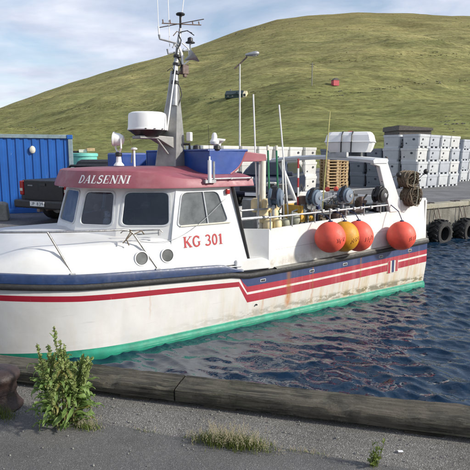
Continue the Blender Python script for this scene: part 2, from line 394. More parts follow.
def build_rocks():
    """basalt outcrops on the slope, too far off to pick apart"""
    r = random.Random(5); mb = MB()
    def rock(X, Y, s):
        p = 235 + X / Y * 517; z = hill_z(p, Y)
        k = 4; n = 7; prof = []
        o = len(mb.v)
        for i in range(k):
            for j in range(n):
                a = 2 * math.pi * j / n; rad = s * (1 - (i / (k - 1)) ** 2 * .85) * r.uniform(.7, 1.25)
                mb.v.append((X + rad * math.cos(a) * 1.5, Y + rad * math.sin(a) * .8, z - s * .5 + i / (k - 1) * s * 1.05 * r.uniform(.8, 1.1)))
        for i in range(k - 1):
            for j in range(n):
                mb.f.append((o + i * n + j, o + i * n + (j + 1) % n, o + (i + 1) * n + (j + 1) % n, o + (i + 1) * n + j)); mb.m.append(0)
        mb.f.append(tuple(o + (k - 1) * n + j for j in range(n))); mb.m.append(0)
    bands = [(30, 128, 16, 12), (255, 131, 10, 8), (337, 95, 4, 5), (425, 82, 50, 8), (440, 122, 25, 16), (455, 130, 20, 14), (250, 28, 22, 26), (238, 33, 14, 16)]
    for px, py, sx, n in bands:
        # depth at which the slope has the elevation of this band
        Ys = [80 + 4 * i for i in range(138)]
        for _ in range(n):
            p = px + r.gauss(0, sx * .35); el = slope_of(py + r.gauss(0, 1.6))
            Y = None
            for y in Ys:
                if (hill_z(p, y) - 2.85) / y >= el: Y = y; break
            if Y is None: continue
            rock((p - 235) / 517 * Y, Y, r.uniform(.2, .55) * (Y / 260) ** .7)
    o = mb.build('rock_outcrop', M['stone'], recalc=True); tag(o, 'dark basalt outcrops scattered over the grassy hillside', 'rocks', kind='stuff')
build_rocks()

def tussocks():
    """clumps of heather and coarse grass all over the slope: nobody could count them"""
    r = random.Random(17); mb = MB()
    def clump(X, Y, s, mi):
        z = hill_z(235 + X / Y * 517, Y); o = len(mb.v); n = 5; a0 = r.random() * 6
        for rad, h in ((1.0, -.25), (.75, .35)):
            for j in range(n):
                a = a0 + 2 * math.pi * j / n; q = s * rad * r.uniform(.7, 1.3); mb.v.append((X + q * math.cos(a) * 1.5, Y + q * math.sin(a), z + s * h * r.uniform(.7, 1.2)))
        mb.v.append((X, Y, z + s * .6))
        for j in range(n):
            k = (j + 1) % n; mb.f.append((o + j, o + k, o + n + k, o + n + j)); mb.m.append(mi); mb.f.append((o + n + j, o + n + k, o + 2 * n)); mb.m.append(mi)
    for i in range(3000):
        Y = 84 + 540 * r.random() ** .8; p = r.uniform(-40, 510); X = (p - 235) / 517 * Y
        d = mnoise.noise((X / 40, Y / 22, 4.4)) + .5 * mnoise.noise((X / 12, Y / 9, 8.8))
        if d < r.uniform(-.35, .55): continue
        clump(X, Y, r.uniform(.10, .30) * (Y / 250) ** .8, 0 if r.random() < .55 else 1)
    for pts in (((250, 93), (300, 97), (345, 95), (400, 86), (475, 80)), ((300, 64), (380, 58), (475, 54)), ((-5, 127), (40, 128), (75, 131)), ((60, 112), (150, 104), (215, 99))):
        for k in range(len(pts) - 1):
            for q in range(30):
                t = r.random(); px = lerp(pts[k][0], pts[k + 1][0], t); py = lerp(pts[k][1], pts[k + 1][1], t) + r.gauss(0, .7); el = slope_of(py)
                Y = next((80 + 3 * i for i in range(190) if (hill_z(px, 80 + 3 * i) - 2.85) / (80 + 3 * i) >= el), None)
                if Y: clump((px - 235) / 517 * Y, Y, r.uniform(.15, .4) * (Y / 250) ** .8, 0)
    o = mb.build('hillside_tussocks', [mat('dark heather', (.085, .092, .038), .95, scale=.4, var=.4), mat('pale coarse grass', (.30, .26, .11), .95, scale=.4, var=.3)], recalc=False)
    tag(o, 'heather and coarse grass tussocks covering the hillside', 'tussocks', kind='stuff')
tussocks()

# ------------------------------------------------------------------ setting: water
def water():
    m, nt, b = newmat('harbour water'); g = G(nt); v = g.coord()
    b.inputs['Base Color'].default_value = (.007, .023, .048, 1); b.inputs['Roughness'].default_value = .035; b.inputs['IOR'].default_value = 1.48
    b.inputs['Specular IOR Level'].default_value = .5
    n1 = g.noise(g.coord(scale=(1, 1.3, 1)), 9.0, 2, .45, .5)
    g.bump(n1, .22, .03, b)
    r = random.Random(3)
    waves = []
    for i in range(38):
        lam = .13 * (.7 / .13) ** (r.random() ** 1.1); th = R(238) + r.gauss(0, .55); k = 2 * math.pi / lam
        waves.append((k * math.cos(th), k * math.sin(th), r.random() * 6.28,     .0108 * lam * r.uniform(.5, 1.4)))
    xs = np.arange(-6.5, 12.001, .032); ys = np.arange(2.9, 19.001, .032)
    X, Y = np.meshgrid(xs, ys); Z = np.zeros_like(X); DX = np.zeros_like(X); DY = np.zeros_like(X)
    patch = .75 + .45 * np.sin(.7 * X + .4 * Y + 1) * np.sin(.35 * X - .8 * Y + 2)
    for kx, ky, ph, am in waves:
        a_ = kx * X + ky * Y + ph; kk = math.hypot(kx, ky)
        Z += am * np.sin(a_); DX -= am * .9 * kx / kk * -np.cos(a_); DY -= am * .9 * ky / kk * -np.cos(a_)
    Z *= patch
    z0 = -.05
    co = np.stack([X + DX, Y + DY, Z + z0], -1).reshape(-1, 3)
    ny, nx = X.shape
    idx = np.arange(nx * ny).reshape(ny, nx)
    f = np.stack([idx[:-1, :-1], idx[:-1, 1:], idx[1:, 1:], idx[1:, :-1]], -1).reshape(-1, 4)
    # drop what lies under the quays
    cen = co[f].mean(1)
    nn = (cen[:, 0] - NO.x) * NN.x + (cen[:, 1] - NO.y) * NN.y
    vv = (cen[:, 0] - BO.x) * SX.x + (cen[:, 1] - BO.y) * SX.y
    keep = (nn > .05) & (vv < QV + .4)
    f = f[keep]
    me = bpy.data.meshes.new('water'); me.from_pydata(co.tolist(), [], f.tolist()); me.materials.append(m)
    me.polygons.foreach_set('use_smooth', [True] * len(me.polygons))
    bm = bmesh.new(); bm.from_mesh(me); bmesh.ops.delete(bm, geom=[x for x in bm.verts if not x.link_faces], context='VERTS'); bm.to_mesh(me); bm.free()
    o = bpy.data.objects.new('water', me); COL.objects.link(o); tag(o, kind='structure')
    # the harbour beyond the ripples: a calm sheet just below, reaching past the frame
    mb = MB(); mb.add([(-40, -30, -.16), (120, -30, -.16), (120, 110, -.16), (-40, 110, -.16)], [(0, 1, 2, 3)])
    tag(mb.build('open_water', m), kind='structure')
    mb = MB(); mb.add([(-60, -40, -4), (140, -40, -4), (140, 120, -4), (-60, 120, -4)], [(0, 1, 2, 3)])
    tag(mb.build('harbour_bed', M['stone']), kind='structure')
water()

# ------------------------------------------------------------------ setting: quays
def asphalt(name, base=.05, warm=(1, 1, 1), agg=90, agg_amt=.5, bump=.5):
    m, nt, b = newmat(name); g = G(nt); v = g.coord()
    big = g.noise(v, .9, 7, .6); sp = g.voro(v, agg, 'Color'); sx = g.sep(sp)[0]
    fine = g.noise(v, 220, 3, .7)
    c = g.ramp(big, [(.25, tuple(base * .55 * w for w in warm)), (.75, tuple(base * 1.4 * w for w in warm))])
    s_ = g.ramp(sx, [(0, .45), (.6, .95), (.86, 1.5), (1, 3.1)])
    c = g.mix(agg_amt, c, g.mix(1.0, c, s_, 'MULTIPLY'))
    c = g.mix(.7, c, g.mix(1.0, c, g.ramp(fine, [(.3, .55), (.7, 1.5)]), 'MULTIPLY'))
    st_ = g.ramp(g.noise(v, 2.6, 8, .7, .8), [(.56, 0.0), (.74, 1.0)]); c = g.mix(g.math('MULTIPLY', st_, .35), c, (.03, .03, .028))
    nt.links.new(c, b.inputs['Base Color']); b.inputs['Roughness'].default_value = .9
    h = g.math('ADD', g.voro(v, agg, 'Distance'), g.math('MULTIPLY', fine, .6)); g.bump(h, bump, .012, b)
    return m
M['asphalt_far'] = asphalt('worn quay asphalt', .13, (1, 1, 1.03), 40, .3, .3)
M['asphalt_near'] = asphalt('worn grey asphalt', .105, (1.03, 1, .96), 240, .4, .3)
M['aggregate'] = asphalt('exposed aggregate concrete', .15, (1.05, 1.0, .92), 160, .5, .4)
def wall_mat():
    m, nt, b = newmat('stained quay wall concrete'); g = G(nt); v = g.coord(); z = g.sep(v)[2]
    c = g.ramp(g.noise(v, 2.2, 8, .65), [(.3, (.15, .145, .125)), (.7, (.30, .285, .245))])
    s_ = g.ramp(g.noise(g.coord(scale=(3.5, 3.5, .45)), 1.6, 7, .7), [(.45, 0.0), (.65, 1.0)]); c = g.mix(g.math('MULTIPLY', s_, .75), c, (.07, .065, .05))
    wet = g.math('SUBTRACT', 1.0, g.math('DIVIDE', g.math('ADD', z, g.math('MULTIPLY', g.noise(v, 3, 5), -.35)), .32), True)
    c = g.mix(g.math('MULTIPLY', wet, .9), c, (.016, .02, .012))
    nt.links.new(c, b.inputs['Base Color']); b.inputs['Roughness'].default_value = .85; g.bump(g.noise(v, 9, 9, .75), .9, .06, b); return m
M['wall'] = wall_mat()
def kerb_mat():
    m, nt, b = newmat('lichened kerb'); g = G(nt); v = g.coord()
    c = g.ramp(g.noise(v, 3, 8, .65), [(.3, (.26, .25, .20)), (.7, (.40, .37, .30))])
    s_ = g.ramp(g.noise(v, 6, 8, .7), [(.5, 0.0), (.65, 1.0)]); c = g.mix(g.math('MULTIPLY', s_, .6), c, (.17, .17, .07))
    nt.links.new(c, b.inputs['Base Color']); b.inputs['Roughness'].default_value = .9; g.bump(g.noise(v, 14, 8, .7), .7, .04, b); return m
M['kerb'] = kerb_mat()

def far_quay():
    # apron: one sheet from the quay edge to the foot of the hill
    a = W(-17.5, QV + .42); b = W(60, QV + .42)
    mb = MB(); mb.add([(a.x, a.y, QZ), (b.x, b.y, QZ), (150, 85, QZ), (-140, 85, QZ), (-140, a.y, QZ)], [(0, 1, 2, 3, 4)])
    tag(mb.build('quay_apron', M['asphalt_far']), kind='structure')
    # wall and its coping
    mb = MB(); n = 60
    rows = []
    for k, (dv, z) in enumerate(((0, -4), (0, -.3), (.02, .35), (.05, .75), (.07, QZ - .13))):
        rows.append([W(lerp(-17.5, 60, i / n), QV + dv + .03 * mnoise.noise((i * .7, z * 2, 1)), z) for i in range(n + 1)])
    mb.grid(rows); tag(mb.build('quay_wall', M['wall'], smooth=True), kind='structure')
    L_ = 3.0
    for i in range(20):
        u0 = -10 + i * L_
        mb = MB(); mb.box((0, 0, 0), (L_ - .02, .44, .17)); o = mb.build('kerb_stone', M['kerb'], bevel=.025)
        c = W(u0 + L_ / 2, QV + .21 + rng.uniform(-.01, .01), QZ - .045 + rng.uniform(-.006, .006)); o.location = c; o.rotation_euler = (0, 0, BANG)
        o.parent = bpy.data.objects['quay_wall']
far_quay()

def near_quay():
    # aggregate strip along the edge, asphalt towards the viewer: two sheets, one slightly lower
    def sheet(name, n0, n1, z, mt, seed, jit0=0, jit1=0):
        rows = []; k = 90
        for q in range(9):
            t = q / 8; row = []
            for i in range(k + 1):
                s = lerp(-12, 26, i / k) if False else -9 + 20 * i / k
                j = (jit0 * (1 - t) + jit1 * t) * mnoise.noise((s * 1.7, seed, 0)) + (jit0 * (1 - t) + jit1 * t) * .5 * mnoise.noise((s * 6, seed, 4))
                row.append(NQ(s, lerp(n0, n1, t) + j, z + .006 * mnoise.noise((s * 1.3, lerp(n0, n1, t) * 1.3, seed))))
            rows.append(row)
        mb = MB(); mb.grid(rows); return tag(mb.build(name, mt, smooth=True), kind='structure')
    sheet('quay_edge_strip', -.62, .30, QZ - .006, M['aggregate'], 2)
    sheet('quay_asphalt', -7, -.365, QZ + .008, M['asphalt_near'], 5, 0, .05)
    mb = MB(); mb.prism([(-14, -7.5), (22, -7.5), (22, .28), (-14, .28)], 'z', -4, QZ - .03)
    o = mb.build('quay_block', M['wall']); o.location = NO; o.rotation_euler = (0, 0, math.atan2(ND.y, ND.x)); tag(o, kind='structure')
    # loose stones
    r = random.Random(11); mb = MB()
    for i in range(1500):
        s = r.uniform(-2.6, 2.2); n = r.uniform(-.42, .01) if r.random() < .75 else r.uniform(-1.3, -.3); rad = .0018 + .0045 * r.random() ** 4
        c = NQ(s, n, QZ + (.0 if n > -.37 else .012)); o = len(mb.v); k = 5
        for lay, (rr, zz) in enumerate(((1, -.3), (.95, .35), (.45, .85))):
            for j in range(k):
                a = 2 * math.pi * j / k + i; q = rad * rr * r.uniform(.7, 1.25); mb.v.append((c.x + q * math.cos(a), c.y + q * math.sin(a), c.z + rad * zz))
        for lay in range(2):
            for j in range(k): mb.f.append((o + lay * k + j, o + lay * k + (j + 1) % k, o + (lay + 1) * k + (j + 1) % k, o + (lay + 1) * k + j)); mb.m.append(r.choice((0, 0, 1)) if lay == 0 and j == 0 else 0)
        mb.f.append(tuple(o + 2 * k + j for j in range(k))); mb.m.append(0)
    o = mb.build('loose_gravel', [M['conc'], M['stone']]); tag(o, 'loose pale gravel lying along the quay edge', 'gravel', kind='stuff')
near_quay()

def timber_mat():
    m, nt, b = newmat('weathered edge beam'); g = G(nt); v = g.coord()
    grain = g.noise(g.coord(scale=(.9, 9, 9)), 3.5, 9, .7, .6)
    c = g.ramp(grain, [(.25, (.055, .048, .036)), (.5, (.16, .143, .108)), (.75, (.31, .28, .215))])
    blot = g.ramp(g.noise(v, 5, 8, .7, .5), [(.50, 0.0), (.66, 1.0)]); c = g.mix(g.math('MULTIPLY', blot, .8), c, (.035, .033, .025))
    lich = g.ramp(g.noise(v, 9, 6, .7), [(.60, 0.0), (.68, 1.0)]); c = g.mix(g.math('MULTIPLY', lich, .5), c, (.30, .29, .22))
    alg = g.ramp(g.noise(v, 2.2, 6, .6), [(.5, 0.0), (.7, 1.0)]); c = g.mix(g.math('MULTIPLY', alg, .35), c, (.09, .10, .035))
    crk = g.ramp(g.noise(g.coord(scale=(.35, 16, 16)), 2.0, 6, .6, .4), [(.455, 0.0), (.49, 1.0), (.51, 1.0), (.545, 0.0)]); brk = g.ramp(g.noise(v, 2.5, 4), [(.45, 0.0), (.6, 1.0)]); crk = g.math('MULTIPLY', crk, brk)
    c = g.mix(g.math('MULTIPLY', crk, .8), c, (.015, .014, .011))
    spk = g.ramp(g.noise(g.coord(scale=(.6, 1.4, 1.4)), 24, 6, .75), [(.60, 0.0), (.66, 1.0)]); c = g.mix(g.math('MULTIPLY', spk, .7), c, (.02, .02, .016))
    grain = g.math('SUBTRACT', grain, g.math('MULTIPLY', crk, .9))
    nt.links.new(c, b.inputs['Base Color']); b.inputs['Roughness'].default_value = .9
    g.bump(g.math('ADD', grain, g.math('MULTIPLY', g.noise(v, 26, 9, .8), .9)), 1.0, .06, b); return m
M['timber'] = timber_mat()
def edge_beam():
    cuts = [-6.4, -3.2, -.42, 2.75, 5.6]
    for k in range(4):
        s0, s1 = cuts[k] + .006, cuts[k + 1] - .006
        root = empty('edge_beam', NQ((s0 + s1) / 2, .12, QZ), math.atan2(ND.y, ND.x),
                     ['weathered timber edge beam behind the bollard at its far end', 'weathered timber edge beam beside the rusty bollard and tall dock plant', 'weathered timber edge beam behind the dry grass tuft', 'weathered timber edge beam past the small weed'][k], 'edge beam')
        r = random.Random(k); mb = MB(); n = 110; L_ = s1 - s0
        prof = [(-.116, .030), (-.122, .065), (-.121, .106), (-.114, .116), (0, .119), (.11, .116), (.119, .106), (.12, .030)]
        rows = []
        for i in range(n + 1):
            x = -L_ / 2 + L_ * i / n; row = []
            for j, (y, z) in enumerate(prof):
                e = .008 * mnoise.noise((x * 3 + k * 9, j * 1.3, 2)) + .006 * mnoise.noise((x * 12 + k * 9, j, 6))
                if j in (2, 3): e -= .022 * max(0, mnoise.noise((x * 5 + k * 7, 1, 3)) - .15) * 2
                row.append((x, y * (1 + e * 3), z + e))
            rows.append(row)
        mb.grid(rows); m_ = len(prof)
        mb.f.append(tuple(range(m_))); mb.m.append(0); o2 = n * m_; mb.f.append(tuple(o2 + j for j in range(m_ - 1, -1, -1))); mb.m.append(0)
        mb.f.append((0, m_ - 1, n * m_ + m_ - 1, n * m_)); mb.m.append(0)
        beam = mb.build('beam', M['timber'], root, smooth=True, angle=22)
        q = 3
        for i in range(q):
            b2 = MB(); b2.box((lerp(-L_ / 2 + .3, L_ / 2 - .3, i / (q - 1)), .01, .012), (.22, .2, .045)); b2.build('packing_block', M['timber'], root)
edge_beam()

# ------------------------------------------------------------------ lettering
def arc(cx, cy, rx, ry, a0, a1, n=14): return [(cx + rx * math.cos(R(lerp(a0, a1, i / n))), cy + ry * math.sin(R(lerp(a0, a1, i / n)))) for i in range(n + 1)]
T_, S_ = .17, .07          # thick and thin stroke
def sf(x, y, w=.34): return ([(x - w / 2, y), (x + w / 2, y)], .055)
GL = {
 'K': (.86, [([(.17, 0), (.17, 1)], T_), ([(.76, .98), (.22, .43)], S_), ([(.36, .56), (.74, .02)], T_), sf(.17, .03), sf(.17, .97), sf(.74, .97, .28), sf(.74, .03, .3)]),
 'G': (.86, [(arc(.44, .5, .33, .46, 42, 310), .14), ([(.70, .44), (.70, .12)], .14), sf(.70, .45, .3), ([(.71, .95), (.71, .70)], .05)]),
 '3': (.66, [(arc(.29, .74, .22, .22, 150, -80), .13), (arc(.28, .27, .27, .24, 85, -150), .14)]),
 '0': (.66, [(arc(.33, .5, .22, .46, 0, 360, 28), .14)]),
 '1': (.5, [([(.27, 0), (.27, .98)], T_), ([(.27, .96), (.08, .82)], .07), sf(.27, .03, .36)]),
 'D': (.84, [([(.17, 0), (.17, 1)], T_), (arc(.26, .5, .44, .46, 90, -90), .13), ([(.05, .97), (.3, .97)], .055), ([(.05, .03), (.3, .03)], .055)]),
 'A': (.84, [([(.40, 1), (.10, 0)], S_), ([(.42, 1), (.72, 0)], T_), ([(.2, .34), (.62, .34)], .055), sf(.10, .03, .24), sf(.72, .03, .28)]),
 'L': (.70, [([(.17, 0), (.17, 1)], T_), ([(.05, .03), (.62, .03)], .06), ([(.62, 0), (.62, .28)], .055), sf(.17, .97)]),
 'S': (.68, [(arc(.34, .74, .22, .22, 40, 255) + arc(.33, .27, .25, .24, 80, -150), .13), ([(.54, .98), (.54, .74)], .05), ([(.08, .02), (.08, .28)], .05)]),
 'E': (.74, [([(.17, 0), (.17, 1)], T_), ([(.05, .97), (.62, .97)], .055), ([(.05, .03), (.66, .03)], .055), ([(.2, .51), (.5, .51)], .055), ([(.63, 1), (.63, .76)], .05), ([(.66, 0), (.66, .27)], .05), ([(.5, .62), (.5, .4)], .045)]),
 'N': (.90, [([(.16, 0), (.16, 1)], S_), ([(.14, 1), (.74, 0)], T_), ([(.74, 0), (.74, 1)], S_), sf(.16, .03, .28), sf(.74, .97, .28), sf(.1, .97, .16)]),
 'I': (.40, [([(.2, 0), (.2, 1)], T_), sf(.2, .03), sf(.2, .97)]),
 'J': (.5, [([(.36, 1), (.36, .2)], .13), (arc(.2, .2, .16, .17, 0, -170), .12)]),
 'P': (.62, [([(.12, 0), (.12, 1)], .13), (arc(.14, .73, .32, .23, 90, -90), .12)]),
 '8': (.62, [(arc(.3, .74, .19, .21, 0, 360, 20), .12), (arc(.3, .26, .22, .23, 0, 360, 20), .12)]),
 '9': (.62, [(arc(.3, .70, .2, .25, 0, 360, 20), .12), (arc(.2, .5, .3, .48, 10, -60), .12)]),
 ' ': (.45, []),
}
def letters(text, fn, gap=.06, slant=0, bold=1.0):
    """strokes -> one mesh; fn(x, y, depth) places a point; x runs in letter heights"""
    mb = MB(); x0 = 0; lay = 0
    for ch in text:
        wd, strokes = GL[ch]
        for pts, w in strokes:
            pts = [Vector(p) for p in pts]; w = w * bold
            d = []                                   # densify
            for i in range(len(pts) - 1):
                q = max(1, int((pts[i + 1] - pts[i]).length / .16))
                d += [pts[i].lerp(pts[i + 1], j / q) for j in range(q)]
            d.append(pts[-1]); o = len(mb.v)
            for i, p in enumerate(d):
                t = (d[min(i + 1, len(d) - 1)] - d[max(i - 1, 0)]).normalized(); n = Vector((-t.y, t.x)) * w / 2
                for s in (1, -1):
                    q = p + n * s; mb.v.append(tuple(fn(x0 + q.x + slant * q.y, q.y, .0015 + lay * .00025)))
            for i in range(len(d) - 1): mb.f.append((o + 2 * i, o + 2 * i + 1, o + 2 * i + 3, o + 2 * i + 2)); mb.m.append(0)
            lay = (lay + 1) % 9
        x0 += wd + gap
    return mb, x0

# ------------------------------------------------------------------ the boat (local frame: x aft, y to starboard, z up; origin at the port stern corner on the water)
boat = empty('fishing_boat', (BO.x, BO.y, 0), BANG, 'white fishing boat with red wheelhouse roof, blue rail and green boot top', 'fishing boat')
CB = 1.70                                       # centre line
def T_rail(u): return interp(u, [-10.4, -8.86, -7.84, -6.6, -5.14, -4.9], [1.52, 1.31, 1.215, 1.145, 1.06, 1.05])
def R_rub(u): return .88 + .15 * max(0, (u + 5.1) / 5.1) ** 1.5
def hb(u, w):
    """half beam at station u, height w"""
    f = max(0, min(1, (w + .5) / 1.7))
    stem = lerp(-9.5, -10.45, f); start = lerp(-6.6, -7.2, f)
    base = lerp(1.58, 1.70, min(1, f * 1.6)) if w < .3 else 1.70
    if w < .0: base = 1.70 + w * .35
    if u >= start: k = 1.0
    else:
        t = min(1, (start - u) / (start - stem)); k = (1 - t ** 2.3)
    return base * k
def hull_rows(u):
    """heights of the paint boundaries at station u"""
    s = max(0, min(1, (u + 5.14) / .17))
    T, Rr = T_rail(u), R_rub(max(u, -5.1))
    kb = lerp(T - .21, Rr - .085, s)            # bottom of the rub rail
    fr = [T - .385, T - .30, kb - .006, kb - .004, kb - .002]
    af = [Rr - .51, Rr - .37, Rr - .33, Rr - .23, kb - .001]
    return [-.55, -.02, .075] + [lerp(a_, b_, s) for a_, b_ in zip(fr, af)] + [kb + .005]
us = [-10.45 + .12 * i for i in range(44)] + [-5.14, -5.055, -4.97] + [-4.85 + .25 * i for i in range(20)] + [0]
us = sorted(u for u in set(round(u, 4) for u in us) if u <= 0)
def hull():
    rows = []
    for u in us:
        row = []
        for k, w in enumerate(hull_rows(u)):
            row.append(Vector((u, CB - hb(u, w), w)))
        rows.append(row)
    def mi(i, j):
        u = (us[i] + us[i + 1]) / 2
        if j == 0: return 1
        if j == 1: return 1
        if j == 2: return 0
        if j == 3: return 3 if u > -5.2 else 2
        if j == 4: return 0
        if j == 5: return 3 if u > -5.2 else 0
        if j == 6: return 4 if u > -5.2 else 0
        return 0
    mats = [M['hull'], M['green'], M['hullred2'], M['hullred'], M['hullblue']]
    mb = MB(); mb.grid(rows, mif=mi)
    # starboard mirror, transom
    st_rows = [[Vector((p.x, 2 * CB - p.y, p.z)) for p in r] for r in rows]
    mb.grid(st_rows, mif=mi, flip=True)
    last, slast = rows[-1], st_rows[-1]
    mb.grid([last, slast], mif=lambda i, j: mi(len(us) - 2, j))
    mb.grid([[(r[0].x, lerp(r[0].y, s[0].y, t), r[0].z) for r, s in zip(rows, st_rows)] for t in (0, 1)], mi=1)
    h = mb.build('hull', mats, boat, smooth=True, angle=30)
    # green spray chine standing proud at the waterline
    mb = MB(); pr = []
    cu = [u for u in us if u > -8.6]
    for u in cu:
        y = CB - hb(u, 0); e = .055 * sm((u + 8.6) / 1.2) + .012 * mnoise.noise((u * 2.3, 0, 3))
        pr.append([(u, y + .03, .072), (u, y - e * .5, .062), (u, y - e, .0), (u, y - e * .9, -.10), (u, y + .06, -.20)])
    e = pr[-1]; pr.append([(x + .07, y + .05, z * .6 - .01) for x, y, z in e])
    mb.grid(pr); mb.build('spray_chine', M['green'], h, smooth=True, angle=60)
    # foredeck + working deck
    mb = MB(); fr = []
    for u in us:
        if u > -5.0: break
        fr.append([(u, lerp(CB - hb(u, 1.2) + .01, CB + hb(u, 1.2) - .01, t), T_rail(u) - .04 + .06 * math.sin(math.pi * t)) for t in [i / 6 for i in range(7)]])
    mb.grid(fr); mb.build('foredeck', M['white'], boat, smooth=True)
    mb = MB(); mb.box((-2.5, CB, .72), (4.95, 3.1, .04)); mb.build('working_deck', M['deck'], boat)
    # rubbing strake: black rubber following the sheer, port and starboard
    for sd_ in (1, -1):
        mb = MB(); rr = []
        for u in us:
            T = T_rail(u); s = sm((u + 5.3) / .4); top = lerp(T - .13, R_rub(max(u, -5.1)), s); bot = lerp(T - .215, R_rub(max(u, -5.1)) - .085, s)
            y = CB - hb(u, top); o_ = .045
            ring = [(u, y + .09, top + .004), (u, y - o_ * .6, top), (u, y - o_, lerp(bot, top, .7)), (u, y - o_, lerp(bot, top, .3)), (u, y - o_ * .6, bot), (u, y + .04, bot)]
            if sd_ < 0: ring = [(p[0], 2 * CB - p[1], p[2]) for p in ring]
            rr.append(ring)
        mb.grid(rr, flip=sd_ < 0); mb.f.append(tuple(len(mb.v) - 6 + j for j in range(6))); mb.m.append(0)
        mb.build('rubbing_strake', M['rubber'], boat, smooth=True, angle=50)
        # blue rail above it on the fore part
        mb = MB(); rr = []
        for u in us:
            if u > -5.05: break
            T = T_rail(u); e = sm((u + 5.5) / .45) * .095; y = CB - hb(u, T)
            ring = [(u, y + .002, T - .128), (u, y - .018, T - .125), (u, y - .022, T - .03 - e), (u, y - .008, T - e), (u, y + .07, T + .004 - e), (u, y + .09, T - .05 - e * .7)]
            if sd_ < 0: ring = [(p[0], 2 * CB - p[1], p[2]) for p in ring]
            rr.append(ring)
        mb.grid(rr, flip=sd_ < 0); mb.f.append(tuple(len(mb.v) - 6 + j for j in range(6))); mb.m.append(0)
        mb.build('rail', M['blue'], boat, smooth=True, angle=40)
        # weathered ledge on top of the strake aft
        mb = MB(); rr = []
        for u in us:
            if u < -4.35: continue
            t = R_rub(u); y = CB - hb(u, t)
            ring = [(u, y - .03, t + .002), (u, y - .03, t + .02), (u, y + .10, t + .035), (u, y + .10, t)]
            if sd_ < 0: ring = [(p[0], 2 * CB - p[1], p[2]) for p in ring]
            rr.append(ring)
        mb.grid(rr, flip=sd_ < 0); mb.build('ledge', M['conc'], boat, smooth=True)
    # scuppers
    for u in (-4.63, -3.48, -2.60, -1.55, -.61):
        w = R_rub(u) - .165; y = CB - hb(u, w)
        mb = MB(); mb.box((u, y, w), (.115, .010, .046), 0); mb.box((u, y - .004, w), (.095, .010, .034), 1); mb.build('scupper', [M['white2'], M['black']], h)
    # flag-like emblem of three upright bars
    MB().box((-1.155, CB - hb(-1.1, .56) - .001, .545), (.335, .006, .262)).build('emblem_panel', M['hull'], h)
    for i, mt in enumerate(('hullred', 'hullblue', 'hullred')):
        u = -1.275 + i * .12; y = CB - hb(u, .56)
        mb = MB(); mb.box((u, y - .0035, .545 + .008 * i), (.075, .006, .26)); mb.build('emblem_bar', M[mt], h)
    mb = MB(); mb.lathe([(.001, 0), (.016, 0), (.016, .02), (.001, .02)], 10, M=Matrix.Translation((-4.77, CB - hb(-4.7, .3) + .005, .30)) @ Matrix.Rotation(R(90), 4, 'X')); mb.build('outlet', M['black'], h)
hull()

# ---- bulwark aft, with its forward return panel and raised stern quarter
def bulw_top(u): return interp(u, [-4.55, -3.3, -1.7, -1.05, -.93, 0], [1.585, 1.645, 1.70, 1.72, 1.94, 1.95])
def bulwark():
    for sd_ in (1, -1):
        uu = [-4.47 + .2 * i for i in range(17)] + [-1.06, -.93, -.6, -.3, 0]
        rr = []
        for u in uu:
            t = bulw_top(u); y0 = CB - hb(u, 1) + .045; lean = .0
            ue = u if u < -.5 else u + (u + .5) * .0
            zb = R_rub(u) + .01
            ring = [(ue, y0, zb), (ue, y0 + .02, lerp(zb, t, .5) - .004), (ue, y0 + .022, lerp(zb, t, .5)), (ue, y0 + .045, t - .012), (ue, y0 + .055, t), (ue, y0 + .105, t), (ue, y0 + .115, t - .012), (ue, y0 + .10, .72)]
            if sd_ < 0: ring = [(p[0], 2 * CB - p[1], p[2]) for p in ring]
            rr.append(ring)
        mb = MB(); mb.grid(rr, flip=sd_ < 0)
        for k in (0, len(uu) - 1): mb.f.append(tuple(k * 8 + j for j in range(8))); mb.m.append(0)
        b = mb.build('bulwark', M['hullb'], boat, smooth=True, angle=30)
        # panel seam
        mb = MB(); y = CB - hb(-2, 1) + .045
        sy = (lambda q: q) if sd_ > 0 else (lambda q: 2 * CB - q)
        pts = [(u, sy(y + .0235), lerp(R_rub(u) + .01, bulw_top(min(u, -1.1)), .46)) for u in [-4.3 + .25 * i for i in range(13)]]
        mb.tube(pts, .006, 6); mb.build('seam', M['grime'], b)
        # return panel between wheelhouse and bulwark
        mb = MB(); t = 1.62
        P = [(-5.03, .48), (-4.47, .045)]
        vs = []
        for (u, v) in P:
            vs += [(u, sy(v), 1.02), (u, sy(v), 1.60)]
        for (u, v) in P:
            vs += [(u + .03, sy(v + .05), 1.02), (u + .03, sy(v + .05), 1.60)]
        mb.add(vs, [(0, 2, 3, 1), (4, 5, 7, 6), (1, 3, 7, 5), (0, 4, 6, 2), (2, 6, 7, 3), (0, 1, 5, 4)])
        mb.build('return_panel', M['white'], boat)
        mb = MB(); mb.prism([(-5.16, .93), (-4.42, .9), (-4.46, 1.05), (-4.62, 1.115), (-5.16, 1.125)], 'y', min(sy(.04), sy(.5)), max(sy(.04), sy(.5)))
        mb.build('side_step', M['white'], boat, bevel=.02)
    # transom bulwark
    mb = MB(); mb.box((-.03, CB, 1.36), (.07, 3.28, 1.1)); mb.build('transom_bulwark', M['white'], boat, bevel=.02)
